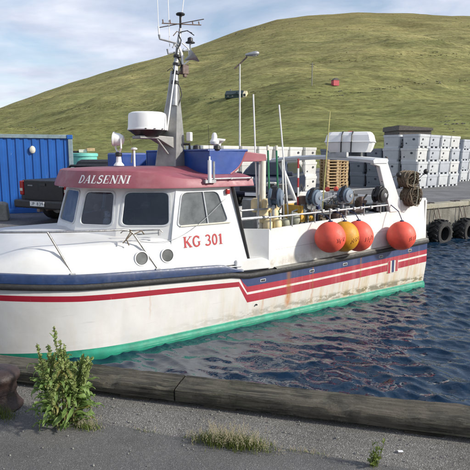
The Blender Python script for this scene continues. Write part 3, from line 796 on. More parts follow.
def extra_mats():
    m, nt, b = newmat('scuffed white bulwark'); g = G(nt); v = g.coord(); w = g.sep(v)[2]
    c = g.ramp(g.noise(v, 1.8, 8, .6), [(.3, (.60, .59, .56)), (.7, (.70, .69, .66))])
    s_ = g.ramp(g.noise(g.coord(scale=(6, 6, .8)), 1.5, 7, .7), [(.52, 0.0), (.75, 1.0)])
    c = g.mix(g.math('MULTIPLY', s_, .45), c, (.45, .37, .25))
    low = g.math('MULTIPLY', g.band(w, .85, 1.14, .12), g.ramp(g.noise(v, 5, 8, .7), [(.45, 0.0), (.62, 1.0)])); c = g.mix(g.math('MULTIPLY', low, .5), c, (.25, .19, .11))
    sc = g.ramp(g.noise(v, 17, 6, .75), [(.64, 0.0), (.70, 1.0)]); c = g.mix(g.math('MULTIPLY', sc, .35), c, (.32, .28, .22))
    nt.links.new(c, b.inputs['Base Color']); b.inputs['Roughness'].default_value = .5; g.bump(g.noise(v, 3, 3), .15, .05, b)
    M['hullb'] = m
    M['grime'] = mat('grimy seam', (.28, .25, .21), .8)
extra_mats()
bulwark()

# ---- cabin trunk forward
def trunk():
    rows = []
    uu = [-9.3, -9.05, -8.8, -8.62, -8.5, -8.38, -8.2, -7.9, -7.5, -7.1, -6.8, -6.55, -6.4, -6.34, -6.28, -6.22, -6.1]
    for u in uu:
        k = sm((u + 9.3) / 1.0) if u < -8.3 else 1.0
        h = hb(u, 1.2); z0 = T_rail(u) - .03; top = lerp(z0 + .02, 1.60, k)
        top2 = lerp(z0 + .05, 1.70 if u > -8 else 1.69, k)
        if u > -6.5: pass
        prof = [(.05, 0), (.065, .30), (.10, .62), (.16, .86), (.26, .97), (.48, 1.0)]
        ring = [(u, CB - h + y + (.10 * (1 - k)) + .14 * sm((u + 6.34) / .16), lerp(z0, top, t)) for y, t in prof]
        ring += [(u, lerp(CB - h + .6, CB, .5), lerp(top, top2, .7)), (u, CB, top2)]
        ring += [(p[0], 2 * CB - p[1], p[2]) for p in ring[-2::-1]]
        rows.append(ring)
    mb = MB(); mb.grid(rows, flip=True)
    n = len(rows[0]); mb.f.append(tuple(range(n))); mb.m.append(0); o = (len(rows) - 1) * n; mb.f.append(tuple(o + j for j in range(n - 1, -1, -1))); mb.m.append(0)
    t = mb.build('cabin_trunk', M['white'], boat, smooth=True, angle=50)
    # portholes
    for sd_ in (1, -1):
        for u in (-6.87, -6.44):
            y = CB - hb(u, 1.2) + .072; y = y if sd_ > 0 else 2 * CB - y
            MT = Matrix.Translation((u, y, 1.345)) @ Matrix.Rotation(R(90) * sd_ - R(6) * sd_, 4, 'X')
            p = MB().lathe([(.095, -.02), (.113, -.02), (.116, .004), (.112, .010), (.10, .010), (.095, .006)], 32, M=MT, closed=True).build('porthole', M['white2'], boat, smooth=True)
            MB().lathe([(.001, -.002), (.099, -.002), (.099, .004), (.001, .004)], 32, M=MT).build('pane', M['sideglass'], p, smooth=True)
            MB().lathe([(.089, .002), (.096, .002), (.096, .007), (.089, .007)], 32, M=MT, closed=True).build('seal', M['black'], p, smooth=True)
    # grab rail along the ledge and a coaming hatch on the trunk
    mb = MB(); mb.tube([(-7.05, .42, 1.70), (-7.02, .40, 1.735), (-6.5, .20, 1.735), (-6.46, .19, 1.70)], .011, 8); mb.build('grab_rail', M['steel'], boat, smooth=True)
trunk()

# ---- wheelhouse
PB = [(-4.88, .13), (-6.27, .15), (-7.05, .65), (-7.54, 1.20), (-7.54, 2.20), (-7.05, 2.75), (-6.27, 3.25), (-4.88, 3.27)]
PT = [(-5.16, .24), (-6.16, .26), (-6.89, .76), (-7.30, 1.28), (-7.30, 2.12), (-6.89, 2.64), (-6.16, 3.14), (-5.16, 3.16)]
def facet(name, a, b, c, d, hole=None, mt=None, thick=.05, glass='glass', frame=True):
    """wall panel a-b (bottom), c-d (top: c above b, d above a) with a rounded window opening given in panel fractions"""
    a, b, c, d = map(Vector, (a, b, c, d))
    n = (b - a).cross(d - a).normalized()
    def P(s, t, off=0): return (a.lerp(b, s)).lerp(d.lerp(c, s), t) + n * off
    if hole is None:
        mb = MB(); mb.add([a, b, c, d, a - n * thick, b - n * thick, c - n * thick, d - n * thick], [(0, 1, 2, 3), (7, 6, 5, 4), (0, 4, 5, 1), (1, 5, 6, 2), (2, 6, 7, 3), (3, 7, 4, 0)])
        mb.m[1] = 1
        return mb.build(name, [mt or M['white'], M['dark_in']], boat, recalc=False), n
    q = hole                                     # four corners in (s,t): bl, br, tr, tl
    loop = []
    rr = .16; m = 6
    for k in range(4):
        p0, p1, p2 = Vector(q[k - 1]), Vector(q[k]), Vector(q[(k + 1) % 4])
        A = p1.lerp(p0, rr if k % 2 else rr * 1.0); B = p1.lerp(p2, rr)
        for i in range(m + 1):
            t = i / m; loop.append((A.lerp(p1, t)).lerp(p1.lerp(B, t), t))
    cx = sum(p[0] for p in loop) / len(loop); cy = sum(p[1] for p in loop) / len(loop)
    outer = []
    for k, p in enumerate(loop):
        i = k // (m + 1); f = (k % (m + 1))
        corner = [(0, 0), (1, 0), (1, 1), (0, 1)][i]
        if f == m // 2: outer.append(corner)
        else:
            # straight out to the nearest edge on this corner's two sides
            first = f < m // 2
            side = [('s', 't'), ('t', 's'), ('s', 't'), ('t', 's')][i]
            if i == 0: o = (0, p[1]) if first else (p[0], 0)
            elif i == 1: o = (p[0], 0) if first else (1, p[1])
            elif i == 2: o = (1, p[1]) if first else (p[0], 1)
            else: o = (p[0], 1) if first else (0, p[1])
            outer.append(o)
    N_ = len(loop); mb = MB()
    vs = [P(*o) for o in outer] + [P(*l) for l in loop] + [P(*l, -thick) for l in loop] + [P(*o, -thick) for o in outer]
    fs = []
    for i in range(N_):
        j = (i + 1) % N_
        fs += [(i, j, N_ + j, N_ + i), (N_ + i, N_ + j, 2 * N_ + j, 2 * N_ + i), (2 * N_ + i, 2 * N_ + j, 3 * N_ + j, 3 * N_ + i)]
    mb.add(vs, fs); mb.m = [1 if i % 3 == 2 else 0 for i in range(len(mb.m))]; wall = mb.build(name, [mt or M['white'], M['dark_in']], boat)
    win = None
    # frame: flat aluminium ring, proud of the wall
    def scale(p, k): return (cx + (p[0] - cx) * k[0], cy + (p[1] - cy) * k[1])
    wS = (b - a).length; hS = (d - a).length
    ko = (1 + .075 / wS, 1 + .06 / hS); ki = (1 - .02 / wS, 1 - .02 / hS)
    rings = [[P(*scale(l, ko), .001) for l in loop], [P(*scale(l, ko), .012) for l in loop], [P(*l, .014) for l in loop], [P(*scale(l, ki), .006) for l in loop], [P(*scale(l, ki), -.02) for l in loop]]
    mb = MB(); vs = []; fs = []
    for r_ in rings: vs += r_
    for k in range(len(rings) - 1):
        for i in range(N_):
            j = (i + 1) % N_; fs.append((k * N_ + i, k * N_ + j, (k + 1) * N_ + j, (k + 1) * N_ + i))
    mb.add(vs, fs); win = mb.build('window', M['winframe'], boat, smooth=True, angle=40)
    mb = MB(); ring0 = [P(*scale(l, (1.0, 1.0)), -.006) for l in loop]; mb.add(ring0 + [p - n * .006 for p in ring0], [tuple(range(N_)), tuple(range(2 * N_ - 1, N_ - 1, -1))] + [(i, (i + 1) % N_, N_ + (i + 1) % N_, N_ + i) for i in range(N_)])
    mb.build('pane', M[glass], win)
    return wall, n, P, win
M['winframe'] = mat('grey window frame', (.50, .52, .54), .45, var=.12, scale=12, dirt=.25, dirtcol=(.3, .28, .25))
def wheelhouse():
    z0, z1 = 1.58, 2.46
    zb = 1.05
    lo = [Vector((u, v, z0)) for u, v in PB]; hi = [Vector((u, v, z1)) for u, v in PT]
    F = []
    # lower apron down to the trunk and rail on the sides
    for i in range(7):
        A, B, C_, D = lo[i], lo[i + 1], hi[i + 1], hi[i]
        if i in (0, 6):
            A2 = A.copy(); B2 = B.copy()
            if i == 0: A2 = Vector((-4.83, .085, zb)); B2 = Vector((-6.42, .085, zb)); hole = [(.19, .515), (.93, .50), (.90, .88), (.285, .88)]
            else: A2 = Vector((-6.42, 3.315, zb)); B2 = Vector((-4.83, 3.315, zb)); hole = [(.07, .50), (.81, .515), (.715, .88), (.10, .88)]
            a_, b_, c_, d_ = A2, B2, C_, D
            w = facet('side_wall', b_, a_, d_, c_, [(1 - p[0], p[1]) for p in (hole[1], hole[0], hole[3], hole[2])], glass='sideglass')
            # sliding divider in the side window
            P = w[2]; mb = MB(); mb.tube([P(.50, .515, .004), P(.46, .88, .004)], .012, 6); mb.build('divider', M['winframe'], w[3])
            mb = MB(); mb.tube([P(.10, .508, .012), P(.83, .508, .012)], .014, 6); mb.build('sill', M['offwhite'], w[3])
            F.append(w)
        else:
            hole = {1: [(.10, .235), (.92, .235), (.90, .82), (.13, .82)], 2: [(.11, .235), (.90, .235), (.88, .82), (.13, .82)], 3: [(.09, .235), (.91, .235), (.90, .82), (.10, .82)],
                    4: [(.10, .235), (.89, .235), (.87, .82), (.12, .82)], 5: [(.08, .235), (.90, .235), (.87, .82), (.10, .82)]}[i]
            hole = [(1 - p[0], p[1]) for p in (hole[1], hole[0], hole[3], hole[2])]
            F.append(facet('front_wall', B, A, D, C_, hole, glass='sideglass' if i == 3 else 'glass'))
    for i in range(1, 6):
        A, B = lo[i], lo[i + 1]; A2 = Vector((A.x, A.y, 1.15)); B2 = Vector((B.x, B.y, 1.15)); facet('lower_front', B2, A2, A, B)
    # aft wall
    facet('aft_wall', (-4.83, .10, zb), (-4.83, 3.30, zb), (-5.17, 3.15, z1), (-5.17, .25, z1))
    # cabin inside: floor and dashboard are dark, seat and wheel
    mb = MB(); mb.prism([(u + (.08 if u < -5 else -.1), CB + (v - CB) * .95) for u, v in PB], 'z', 1.50, 1.54); mb.build('cabin_floor', M['dark_in'], boat)
    mb = MB(); mb.prism([(-6.95, .8), (-7.40, 1.25), (-7.40, 2.15), (-6.95, 2.6), (-6.62, 2.4), (-6.62, 1.0)], 'z', 1.54, 1.72); d = mb.build('dashboard', M['dark_in'], boat, bevel=.03)
    mb = MB(); mb.box((-6.75, 1.15, 1.85), (.06, .36, .26)); mb.build('plotter', M['black'], d, bevel=.01)
    mb = MB(); mb.box((-6.72, 1.95, 1.83), (.06, .3, .22)); mb.build('plotter', M['black'], d, bevel=.01)
    mb = MB(); mb.box((-5.9, 1.2, 1.75), (.5, .5, .14)); mb.box((-5.66, 1.2, 2.03), (.12, .48, .5)); mb.build('seat', M['bluerope'], boat, bevel=.05)
    mb = MB(); mb.tube([(-6.55, 1.2 + .17 * math.cos(a), 1.92 + .17 * math.sin(a)) for a in [2 * math.pi * i / 20 for i in range(21)]], .013, 6); mb.tube([(-6.55, 1.04, 1.92), (-6.55, 1.36, 1.92)], .01, 5); mb.build('steering_wheel', M['black'], boat, smooth=True)
    mb = MB(); mb.prism([(u + (.06 if u < -5.5 else 0), CB + (v - CB) * .95) for u, v in PT], 'z', 2.35, 2.37); mb.build('headliner', M['dark_in'], boat)
    # roof: rounded visor
    off = [(-4.72, .16), (-6.28, .12), (-7.14, .60), (-7.58, 1.16), (-7.58, 2.24), (-7.14, 2.80), (-6.28, 3.28), (-4.72, 3.24)]
    def chaikin(p, it=3):
        for _ in range(it):
            q = [p[0]]
            for i in range(len(p) - 1):
                a_, b_ = Vector(p[i]), Vector(p[i + 1]); q += [tuple(a_.lerp(b_, .25)), tuple(a_.lerp(b_, .75))]
            q.append(p[-1]); p = q
        return p
    cr = chaikin(off)
    def ring(k, z, zf):
        out = []
        for u, v in cr:
            fr = sm((-5.9 - u) / 1.1)
            uu = -4.72 + (u + 4.72) * k if u < -4.72 else u
            out.append(Vector((uu, CB + (v - CB) * k, lerp(z, zf, fr))))
        return out
    rings = [ring(.975, 2.375, 2.385), ring(1.0, 2.365, 2.375), ring(1.0, 2.385, 2.40), ring(.965, 2.50, 2.635), ring(.945, 2.515, 2.655), ring(.80, 2.555, 2.675), ring(.4, 2.61, 2.69), ring(.05, 2.63, 2.70)]
    mb = MB(); mb.grid(rings)
    n = len(cr); mb.f.append(tuple(range(n - 1, -1, -1))); mb.m.append(0)
    mb.f.append(tuple([k * n for k in range(len(rings))] + [k * n + n - 1 for k in range(len(rings) - 1, -1, -1)])); mb.m.append(0)
    roof = mb.build('roof', M['pink'], boat, smooth=True, angle=28)
    # name along the visor
    A = rings[2]; B = rings[3]
    # arc length from the port side going forward; text reads left (bow) to right (aft)
    s = [0]
    for i in range(1, n): s.append(s[-1] + (A[i] - A[i - 1]).length)
    def on(sv, t, depth):
        i = max(0, min(n - 2, int(np.searchsorted(s, sv)) - 1)); f = (sv - s[i]) / (s[i + 1] - s[i])
        a_ = A[i].lerp(A[i + 1], f); b_ = B[i].lerp(B[i + 1], f)
        nn = (A[i + 1] - A[i]).cross(B[i] - A[i]).normalized()
        if nn.dot(Vector((a_.x + 5.6, a_.y - CB, 0))) < 0: nn = -nn
        return a_.lerp(b_, t) + nn * (depth + .001)
    hgt = .135
    # start (letter D) near the front, end near the port quarter of the visor
    i0 = min(range(n // 2), key=lambda i: abs(A[i].y - 1.06)); s0 = s[i0]
    mbx, tot = letters('DALSENNI', lambda x, y, dp: on(s0 - x * hgt * .98, .20 + y * hgt / .26, dp), gap=.08, slant=.12, bold=1.1)
    mbx.build('boat_name', M['letter_white'], roof, recalc=False)
    # registration number on the port side
    P = F[0][2]; nrm = F[0][1]
    a0 = Vector((-6.12, 0, 1.285)); side = F[0]
    def onside(x, y, dp):
        u = -6.12 + x * .178; w = 1.42 + y * .175
        t = (w - zb) / (z1 - zb); ua = lerp(-6.42, PT[1][0], t); ub = lerp(-4.83, PT[0][0], t)
        return P((u - ua) / (ub - ua), t, dp + .004)
    mbx, tot = letters('KG', onside, gap=.05, bold=1.08); mbx.build('registration_letters', M['letter_red'], F[0][0], recalc=False)
    mbx, tot2 = letters('301', lambda x, y, dp: onside(x + tot + .42, y, dp), gap=.05, bold=1.08); mbx.build('registration_number', M['letter_red'], F[0][0], recalc=False)
    # red side light, gutter rail, black corner trim, cable
    mb = MB(); mb.box((-5.24, .19, 2.28), (.065, .05, .085)); mb.build('side_light', M['redlens'], boat, bevel=.012)
    mb = MB(); mb.tube([(-4.86, .10, 1.04), (-5.14, .20, 2.38)], .032, 8); mb.build('drain_pipe', M['black'], boat, smooth=True)
    mb = MB(); mb.tube([(-5.62, .135, 2.50), (-4.75, .15, 2.50)], .013, 8)
    for u in (-5.6, -5.2, -4.78): mb.box((u, .165, 2.50), (.03, .08, .03))
    mb.build('roof_rail', M['galv'], roof, smooth=True)
    mb = MB(); mb.tube([(-5.64, .11, 2.44), (-5.64, .11, 2.80)], .03, 10); mb.tube([(-5.64, .11, 2.80), (-5.64, .11, 2.86)], .014, 8); mb.build('aerial_base', M['white2'], roof, smooth=True)
    mb = MB(); mb.tube([(-5.55, .13, 2.44), (-5.55, .13, 2.78)], .02, 8); mb.box((-5.62, .14, 2.46), (.2, .07, .05)); mb.build('aerial_bracket', M['galv'], roof, smooth=True)
    mb = MB(); mb.tube([(-5.64, .11, 2.85), (-5.66, .11, 3.35)], .0035, 5); mb.build('whip_aerial', M['black'], roof)
    pts = []
    for i in range(21):
        t = i / 20; u = lerp(-7.0, -5.30, t); w = lerp(1.62, 2.22, t) - .36 * math.sin(math.pi * t * .92) * (1 - t * .35); v = .085 + (w - 1.05) * .11 - .03 + (.0 if u > -6.4 else (-6.4 - u) * .25)
        pts.append((u, min(v, .35), w))
    mb = MB(); mb.tube(pts, .004, 5); mb.build('cable', M['galv'], boat)
    return roof
roof = wheelhouse()

# ---- on the roof: mast, radar, aerials, searchlight, dodger
def mast():
    u, v = -5.66, 1.45
    # hollow plate mast, tapered: wide base, slim top
    mb = MB(); rows = []
    for z, du, dv, su, sv_ in ((2.60, 0, 0, .27, .20), (3.2, .045, 0, .205, .165), (3.9, .10, 0, .095, .12), (4.35, .125, 0, .05, .075), (4.37, .125, 0, .045, .07)):
        rows.append([(u + du - su, v + sv_ * .35, z), (u + du - su * .02, v - sv_ * 1.15, z), (u + du + su, v - sv_ * .55, z), (u + du + su * .8, v + sv_, z), (u + du - su * .8, v + sv_, z), (u + du - su, v + sv_ * .35, z)])
    mb.grid(rows); mb.f.append(tuple(24 + j for j in range(5))); mb.m.append(0)
    m = mb.build('mast', M['alu'], boat, smooth=True, angle=25)
    # pole with joints going up
    mb = MB(); mb.tube([(u + .06, v - .1, 3.75), (u + .115, v - .07, 4.45), (u + .19, v - .05, 5.0), (u + .235, v - .04, 5.32)], [.055, .045, .032, .024], 10); mb.build('mast_pole', M['galv'], m, smooth=True)
    mb = MB(); mb.tube([(u + .235, v - .04, 5.2), (u + .24, v - .04, 5.62)], .02, 8); mb.lathe([(.03, 0), (.075, .015), (.08, .04), (.06, .06), (.01, .065)], 16, M=Matrix.Translation((u + .24, v - .04, 5.60))); mb.build('gps_aerial', M['black'], m, smooth=True)
    # direction-finder loop bars
    c = Vector((u + .24, v - .04, 5.42))
    mb = MB()
    mb.tube([c + AXB(-.36, 0, -.05), c + AXB(.42, 0, .05)], .012, 6); mb.tube([c + AXB(-.30, .25, -.07), c + AXB(.30, -.3, .08)], .01, 6)
    for k in (-.34, -.2, .25, .38): mb.tube([c + AXB(k, 0, .0) + Vector((0, 0, .12 * k)), c + AXB(k + .02, .05, .09) + Vector((0, 0, .12 * k))], .012, 6)
    mb.build('direction_finder', M['ruststeel'], m, smooth=True)
    # arms carrying whips and lamps
    mb = MB(); mb.tube([(u + .19, v - .05, 4.97), (u - .16, v - .02, 5.03), (u - .17, v - .02, 5.12)], .022, 8); mb.tube([(u + .15, v - .05, 4.78), (u - .02, v - .05, 4.72), (u - .03, v - .05, 4.82)], .02, 8); mb.tube([(u + .2, v - .05, 4.8), (u + .42, v - .06, 4.86), (u + .42, v - .06, 5.02)], .018, 8)
    mb.build('crosstree', M['galv'], m, smooth=True)
    mb = MB(); mb.lathe([(.02, 0), (.085, .01), (.085, .025), (.05, .05), (.045, .12), (.02, .14), (.005, .14)], 14, M=Matrix.Translation((u + .42, v - .06, 5.01))); mb.build('anchor_light', M['black'], m, smooth=True)
    mb = MB(); mb.tube([(u - .17, v - .02, 5.10), (u - .18, v - .02, 5.30)], .014, 8); mb.tube([(u - .18, v - .02, 5.3), (u - .20, v - .02, 6.6)], .006, 6); mb.build('whip_aerial', M['white2'], m)
    mb = MB(); mb.tube([(u + .05, v + .02, 4.9), (u + .03, v + .03, 6.7)], .007, 6); mb.build('whip_aerial', M['white2'], m)
    mb = MB(); mb.tube([(u + .24, v - .02, 5.3), (u + .42, v, 6.7)], .007, 6); mb.build('whip_aerial', M['white2'], m)
    mb = MB(); mb.tube([(u + .11, v - .1, 4.55), (u - .22, v - .35, 3.3)], .012, 6); mb.build('stay', M['white2'], m)
    # hailer horn and floodlight
    HM = Matrix.Translation((u + .30, v - .12, 4.62)) @ Matrix.Rotation(R(55), 4, 'Y') @ Matrix.Rotation(R(25), 4, 'X')
    mb = MB(); mb.lathe([(.02, -.02), (.03, .02), (.07, .10), (.15, .17), (.155, .175), (.14, .17), (.06, .1), (.01, .05)], 20, M=HM); mb.build('hailer_horn', M['galv'], m, smooth=True)
    mb = MB(); mb.tube([(u + .17, v - .06, 4.95), (u + .22, v - .10, 4.75), (u + .24, v - .1, 4.42)], .024, 8); mb.build('cable_loom', M['white2'], m, smooth=True)
    mb = MB(); mb.box((u + .27, v - .11, 4.40), (.12, .1, .2)); mb.box((u + .27, v - .12, 4.28), (.06, .06, .06)); mb.tube([(u + .10, v - .07, 4.33), (u + .27, v - .1, 4.33)], .03, 8); mb.build('junction_box', M['ruststeel'], m, bevel=.01)
    rr_ = random.Random(12)
    for k in range(9):
        z = rr_.uniform(4.3, 5.25); x = u + .1 + (z - 4.3) * .12; a_ = rr_.uniform(-.2, .28); mb = MB()
        mb.tube([(x, v - .09, z), (x + a_ * .5, v - .10, z + rr_.uniform(-.03, .1)), (x + a_, v - .1, z + rr_.uniform(-.12, .14))], rr_.uniform(.007, .016), 6); mb.build('bracket_arm', M[rr_.choice(['galv', 'ruststeel', 'white2', 'black'])], m, smooth=True)
    mb = MB(); mb.tube([(u + .16 + .05 * math.sin(i * 1.3), v - .11, 5.15 - i * .11) for i in range(14)], .011, 6); mb.build('cable_loom', M['black'], m, smooth=True)
    mb = MB(); mb.tube([(u + .22, v - .12, 4.98), (u + .34, v - .14, 4.86), (u + .36, v - .14, 4.62), (u + .25, v - .12, 4.5)], .014, 8); mb.build('guard_hoop', M['white2'], m, smooth=True)
    # clamps on the pole
    for z in (4.15, 4.32, 4.5, 4.68): 
        t = (z - 3.75) / .7; mb = MB(); mb.tube([(u + .085 + .10 * (z - 4.15), v - .085, z - .025), (u + .09 + .10 * (z - 4.15), v - .085, z + .025)], .068, 10); mb.build('clamp', M['black'], m, smooth=True)
    # work lamp on the aft side of the mast
    LM = Matrix.Translation((u + .30, v - .2, 3.18)) @ Matrix.Rotation(R(20), 4, 'Z')
    mb = MB(); mb.box((0, 0, .03), (.07, .10, .16), 0, M=LM); mb.build('work_lamp', M['white2'], m, bevel=.015)
    mb = MB(); mb.tube([(u + .2, v - .15, 3.08), (u + .3, v - .2, 3.08), (u + .3, v - .2, 2.98)], .025, 8); mb.build('lamp_bracket', M['black'], m, smooth=True)
    # radar: bracket and scanner drum
    ru, rv = -6.08, 1.45
    mb = MB(); mb.prism([(ru - .22, 3.215), (ru + .18, 3.215), (u + .0, 3.20), (u + .0, 3.0), (ru + .12, 3.165), (ru - .22, 3.165)], 'y', rv - .17, rv + .17); mb.tube([(ru + .1, rv - .14, 3.17), (u - .1, rv - .14, 2.9)], .02, 6); mb.build('radar_bracket', M['alu'], m, bevel=.008)
    RM = Matrix.Translation((ru, rv, 3.20))
    rad = MB().lathe([(.001, 0), (.20, 0), (.22, .03), (.30, .09), (.345, .11), (.35, .125), (.342, .14), (.336, .16), (.328, .36), (.315, .395), (.27, .415), (.001, .425)], 40, M=RM).build('radar_scanner', [M['white2']], m, smooth=True)
    MB().lathe([(.12, -.002), (.21, -.002), (.225, .028), (.305, .088), (.34, .104)], 40, M=RM).build('radar_base', M['black'], rad, smooth=True)
    for k in range(3):
        a = R(-120 + 25 * k); MB().box((ru + .352 * math.cos(a), rv + .352 * math.sin(a), 3.325), (.03, .02, .014), rz=a + math.pi / 2).build('latch', M['black'], rad)
    # searchlight on a pedestal
    sl = (-6.56, 1.62)
    mb = MB(); mb.lathe([(.09, 2.70), (.085, 2.72), (.05, 2.76), (.04, 2.86), (.055, 2.9), (.05, 2.93), (.01, 2.93)], 16, M=Matrix.Translation((*sl, 0))); q = mb.build('searchlight', M['white2'], roof, smooth=True)
    mb = MB(); mb.lathe([(.05, 2.86), (.058, 2.87), (.058, 2.92), (.04, 2.94), (.01, 2.94)], 16, M=Matrix.Translation((*sl, 0))); mb.build('swivel', M['black'], q, smooth=True)
    mb = MB(); mb.tube([(sl[0], sl[1] - .12, 3.16), (sl[0], sl[1] - .12, 3.0), (sl[0], sl[1] - .05, 2.94), (sl[0], sl[1] + .05, 2.94), (sl[0], sl[1] + .12, 3.0), (sl[0], sl[1] + .12, 3.16)], .016, 8); mb.build('yoke', M['white2'], q, smooth=True)
    SM = Matrix.Translation((sl[0], sl[1], 3.15)) @ Matrix.Rotation(R(-35), 4, 'Z') @ Matrix.Rotation(R(-84), 4, 'Y')
    mb = MB(); mb.lathe([(.02, -.11), (.07, -.09), (.105, -.02), (.11, .06), (.122, .065), (.122, .085), (.105, .085), (.10, .06), (.001, .05)], 24, M=SM); mb.build('lamp_body', M['white2'], q, smooth=True)
    mb = MB(); mb.lathe([(.001, .070), (.10, .070), (.10, .076), (.001, .08)], 24, M=SM); mb.build('lens', M['clearlens'], q, smooth=True)
    mb = MB(); mb.tube([(-6.3, 1.55, 2.68), (-6.3, 1.55, 2.98)], .018, 8); mb.lathe([(.01, 0), (.055, .01), (.055, .03), (.02, .05), (.001, .05)], 14, M=Matrix.Translation((-6.3, 1.55, 2.97))); mb.build('gps_puck', M['white2'], roof, smooth=True)
    mb = MB(); mb.tube([(sl[0] + .1, sl[1], 3.14), (sl[0] + .2, sl[1] - .02, 3.16), (sl[0] + .25, sl[1] - .03, 3.0), (sl[0] + .22, sl[1] - .03, 2.75)], .009, 6); mb.build('lamp_cable', M['chartreuse'], roof, smooth=True)
def AXB(du, dv, dz): return Vector((du, dv, dz))
M['ruststeel'] = mat('rusty painted steel', (.14, .10, .085), .65, var=.35, scale=18, dirt=.5, dirtcol=(.14, .05, .025))
mast()
for o_ in [o_ for o_ in boat.children if o_.name.startswith('mast')]:
    for q_ in [o_] + list(o_.children_recursive):
        for v_ in q_.data.vertices:
            if v_.co.z > 4.35: v_.co.z = 4.35 + (v_.co.z - 4.35) * .76

def dodger():
    # flybridge screen: port side, front and starboard, blue fibreglass with an up-swept aft edge
    t = .03
    def wall(name, p0, p1, aft=0):
        p0, p1 = Vector((*p0, 0)), Vector((*p1, 0)); d = (p1 - p0).normalized(); n = Vector((-d.y, d.x, 0))
        mb = MB(); k = 10; L_ = (p1 - p0).length
        lo = []; hi = []
        vs = []; fs = []
        m = 12
        for i in range(m + 1):
            z = lerp(2.56, 2.96, i / m); f = i / m
            e = L_ - aft * (1 - f ** 1.0) * (1 - .35 * math.sin(math.pi * f))
            q0, q1 = p0, p0 + d * e
            vs += [(q0.x, q0.y, z), (q1.x, q1.y, z), (q1.x + n.x * t, q1.y + n.y * t, z), (q0.x + n.x * t, q0.y + n.y * t, z)]
        for i in range(m):
            a = 4 * i
            for j in range(4): fs.append((a + j, a + (j + 1) % 4, a + 4 + (j + 1) % 4, a + 4 + j))
        fs += [(3, 2, 1, 0), (4 * m, 4 * m + 1, 4 * m + 2, 4 * m + 3)]
        mb.add(vs, fs); w = mb.build(name, M['dodger'], boat, smooth=True, angle=30)
        if aft:
            pts = [((vs[4 * i + 1][0] + vs[4 * i + 2][0]) / 2, (vs[4 * i + 1][1] + vs[4 * i + 2][1]) / 2, vs[4 * i + 1][2]) for i in range(m + 1)]
            MB().tube(pts, .022, 8).build('edge_trim', M['pink'], w, smooth=True)
    wall('windscreen', (-5.42, .48), (-4.62, .50), .36)
    wall('windscreen', (-5.42, 2.92), (-5.42, .51))
    wall('windscreen', (-5.42, 2.94), (-4.62, 2.94), .36)
    # top capping
    mb = MB(); mb.tube([(-4.62, .50, 2.965), (-5.42, .49, 2.965), (-5.42, 2.93, 2.965), (-4.62, 2.93, 2.965)], .02, 8); mb.build('capping', M['dodger'], boat, smooth=True)
    mb = MB(); mb.box((-5.95, 2.72, 2.78), (.62, .5, .30)); mb.build('roof_locker', M['dodger'], boat, bevel=.03)
    # red aft beam on its post
    mb = MB(); mb.prism([(-4.93, 2.975), (-4.2, 2.90), (-4.18, 2.80), (-4.24, 2.77), (-4.86, 2.765), (-4.92, 2.82)], 'y', .50, .58); mb.build('aft_beam', M['pink'], boat, bevel=.012)
    mb = MB(); mb.prism([(-4.93, 2.975), (-4.2, 2.90), (-4.18, 2.80), (-4.24, 2.77), (-4.86, 2.765), (-4.92, 2.82)], 'y', 2.82, 2.90); mb.build('aft_beam', M['pink'], boat, bevel=.012)
    mb = MB(); mb.tube([(-4.25, .54, .74), (-4.25, .54, 2.78)], .065, 12); mb.build('shelter_post', M['offwhite'], boat, smooth=True)
    mb = MB(); mb.tube([(-4.3, 2.86, .74), (-4.3, 2.86, 2.78)], .065, 12); mb.build('shelter_post', M['offwhite'], boat, smooth=True)
    mb = MB(); mb.tube([(-4.52, .3, 1.6), (-4.52, .3, 2.1), (-4.50, .31, 2.72)], .02, 8); mb.tube([(-4.9, .3, 1.93), (-4.3, .3, 1.93)], .018, 8); mb.tube([(-4.9, .3, 1.78), (-4.3, .3, 1.78)], .03, 8); mb.build('shelter_rail', M['galv'], boat, smooth=True)
    # aerial mushrooms on the screen
    mb = MB(); mb.tube([(-5.05, .9, 2.66), (-5.05, .9, 3.12)], .02, 8); mb.lathe([(.03, 3.06), (.075, 3.08), (.085, 3.12), (.05, 3.18), (.05, 3.22), (.03, 3.27), (.001, 3.28)], 16, M=Matrix.Translation((-5.05, .9, 0))); mb.build('satellite_aerial', M['white2'], boat, smooth=True)
    mb = MB(); mb.tube([(-4.9, 1.0, 2.66), (-4.9, 1.0, 3.08)], .02, 8); mb.lathe([(.04, 3.05), (.05, 3.09), (.12, 3.14), (.13, 3.17), (.001, 3.185)], 16, M=Matrix.Translation((-4.9, 1.0, 0))); mb.build('satellite_aerial', M['white2'], boat, smooth=True)
    mb = MB(); mb.lathe([(.04, 2.96), (.06, 2.98), (.05, 3.04), (.001, 3.06)], 12, M=Matrix.Translation((-5.25, .5, 0))); mb.build('vent', M['black'], boat, smooth=True)
    mb = MB(); mb.lathe([(.05, 2.96), (.07, 2.98), (.06, 3.05), (.001, 3.07)], 12, M=Matrix.Translation((-5.3, 1.1, 0))); mb.build('vent', M['black'], boat, smooth=True)
dodger()

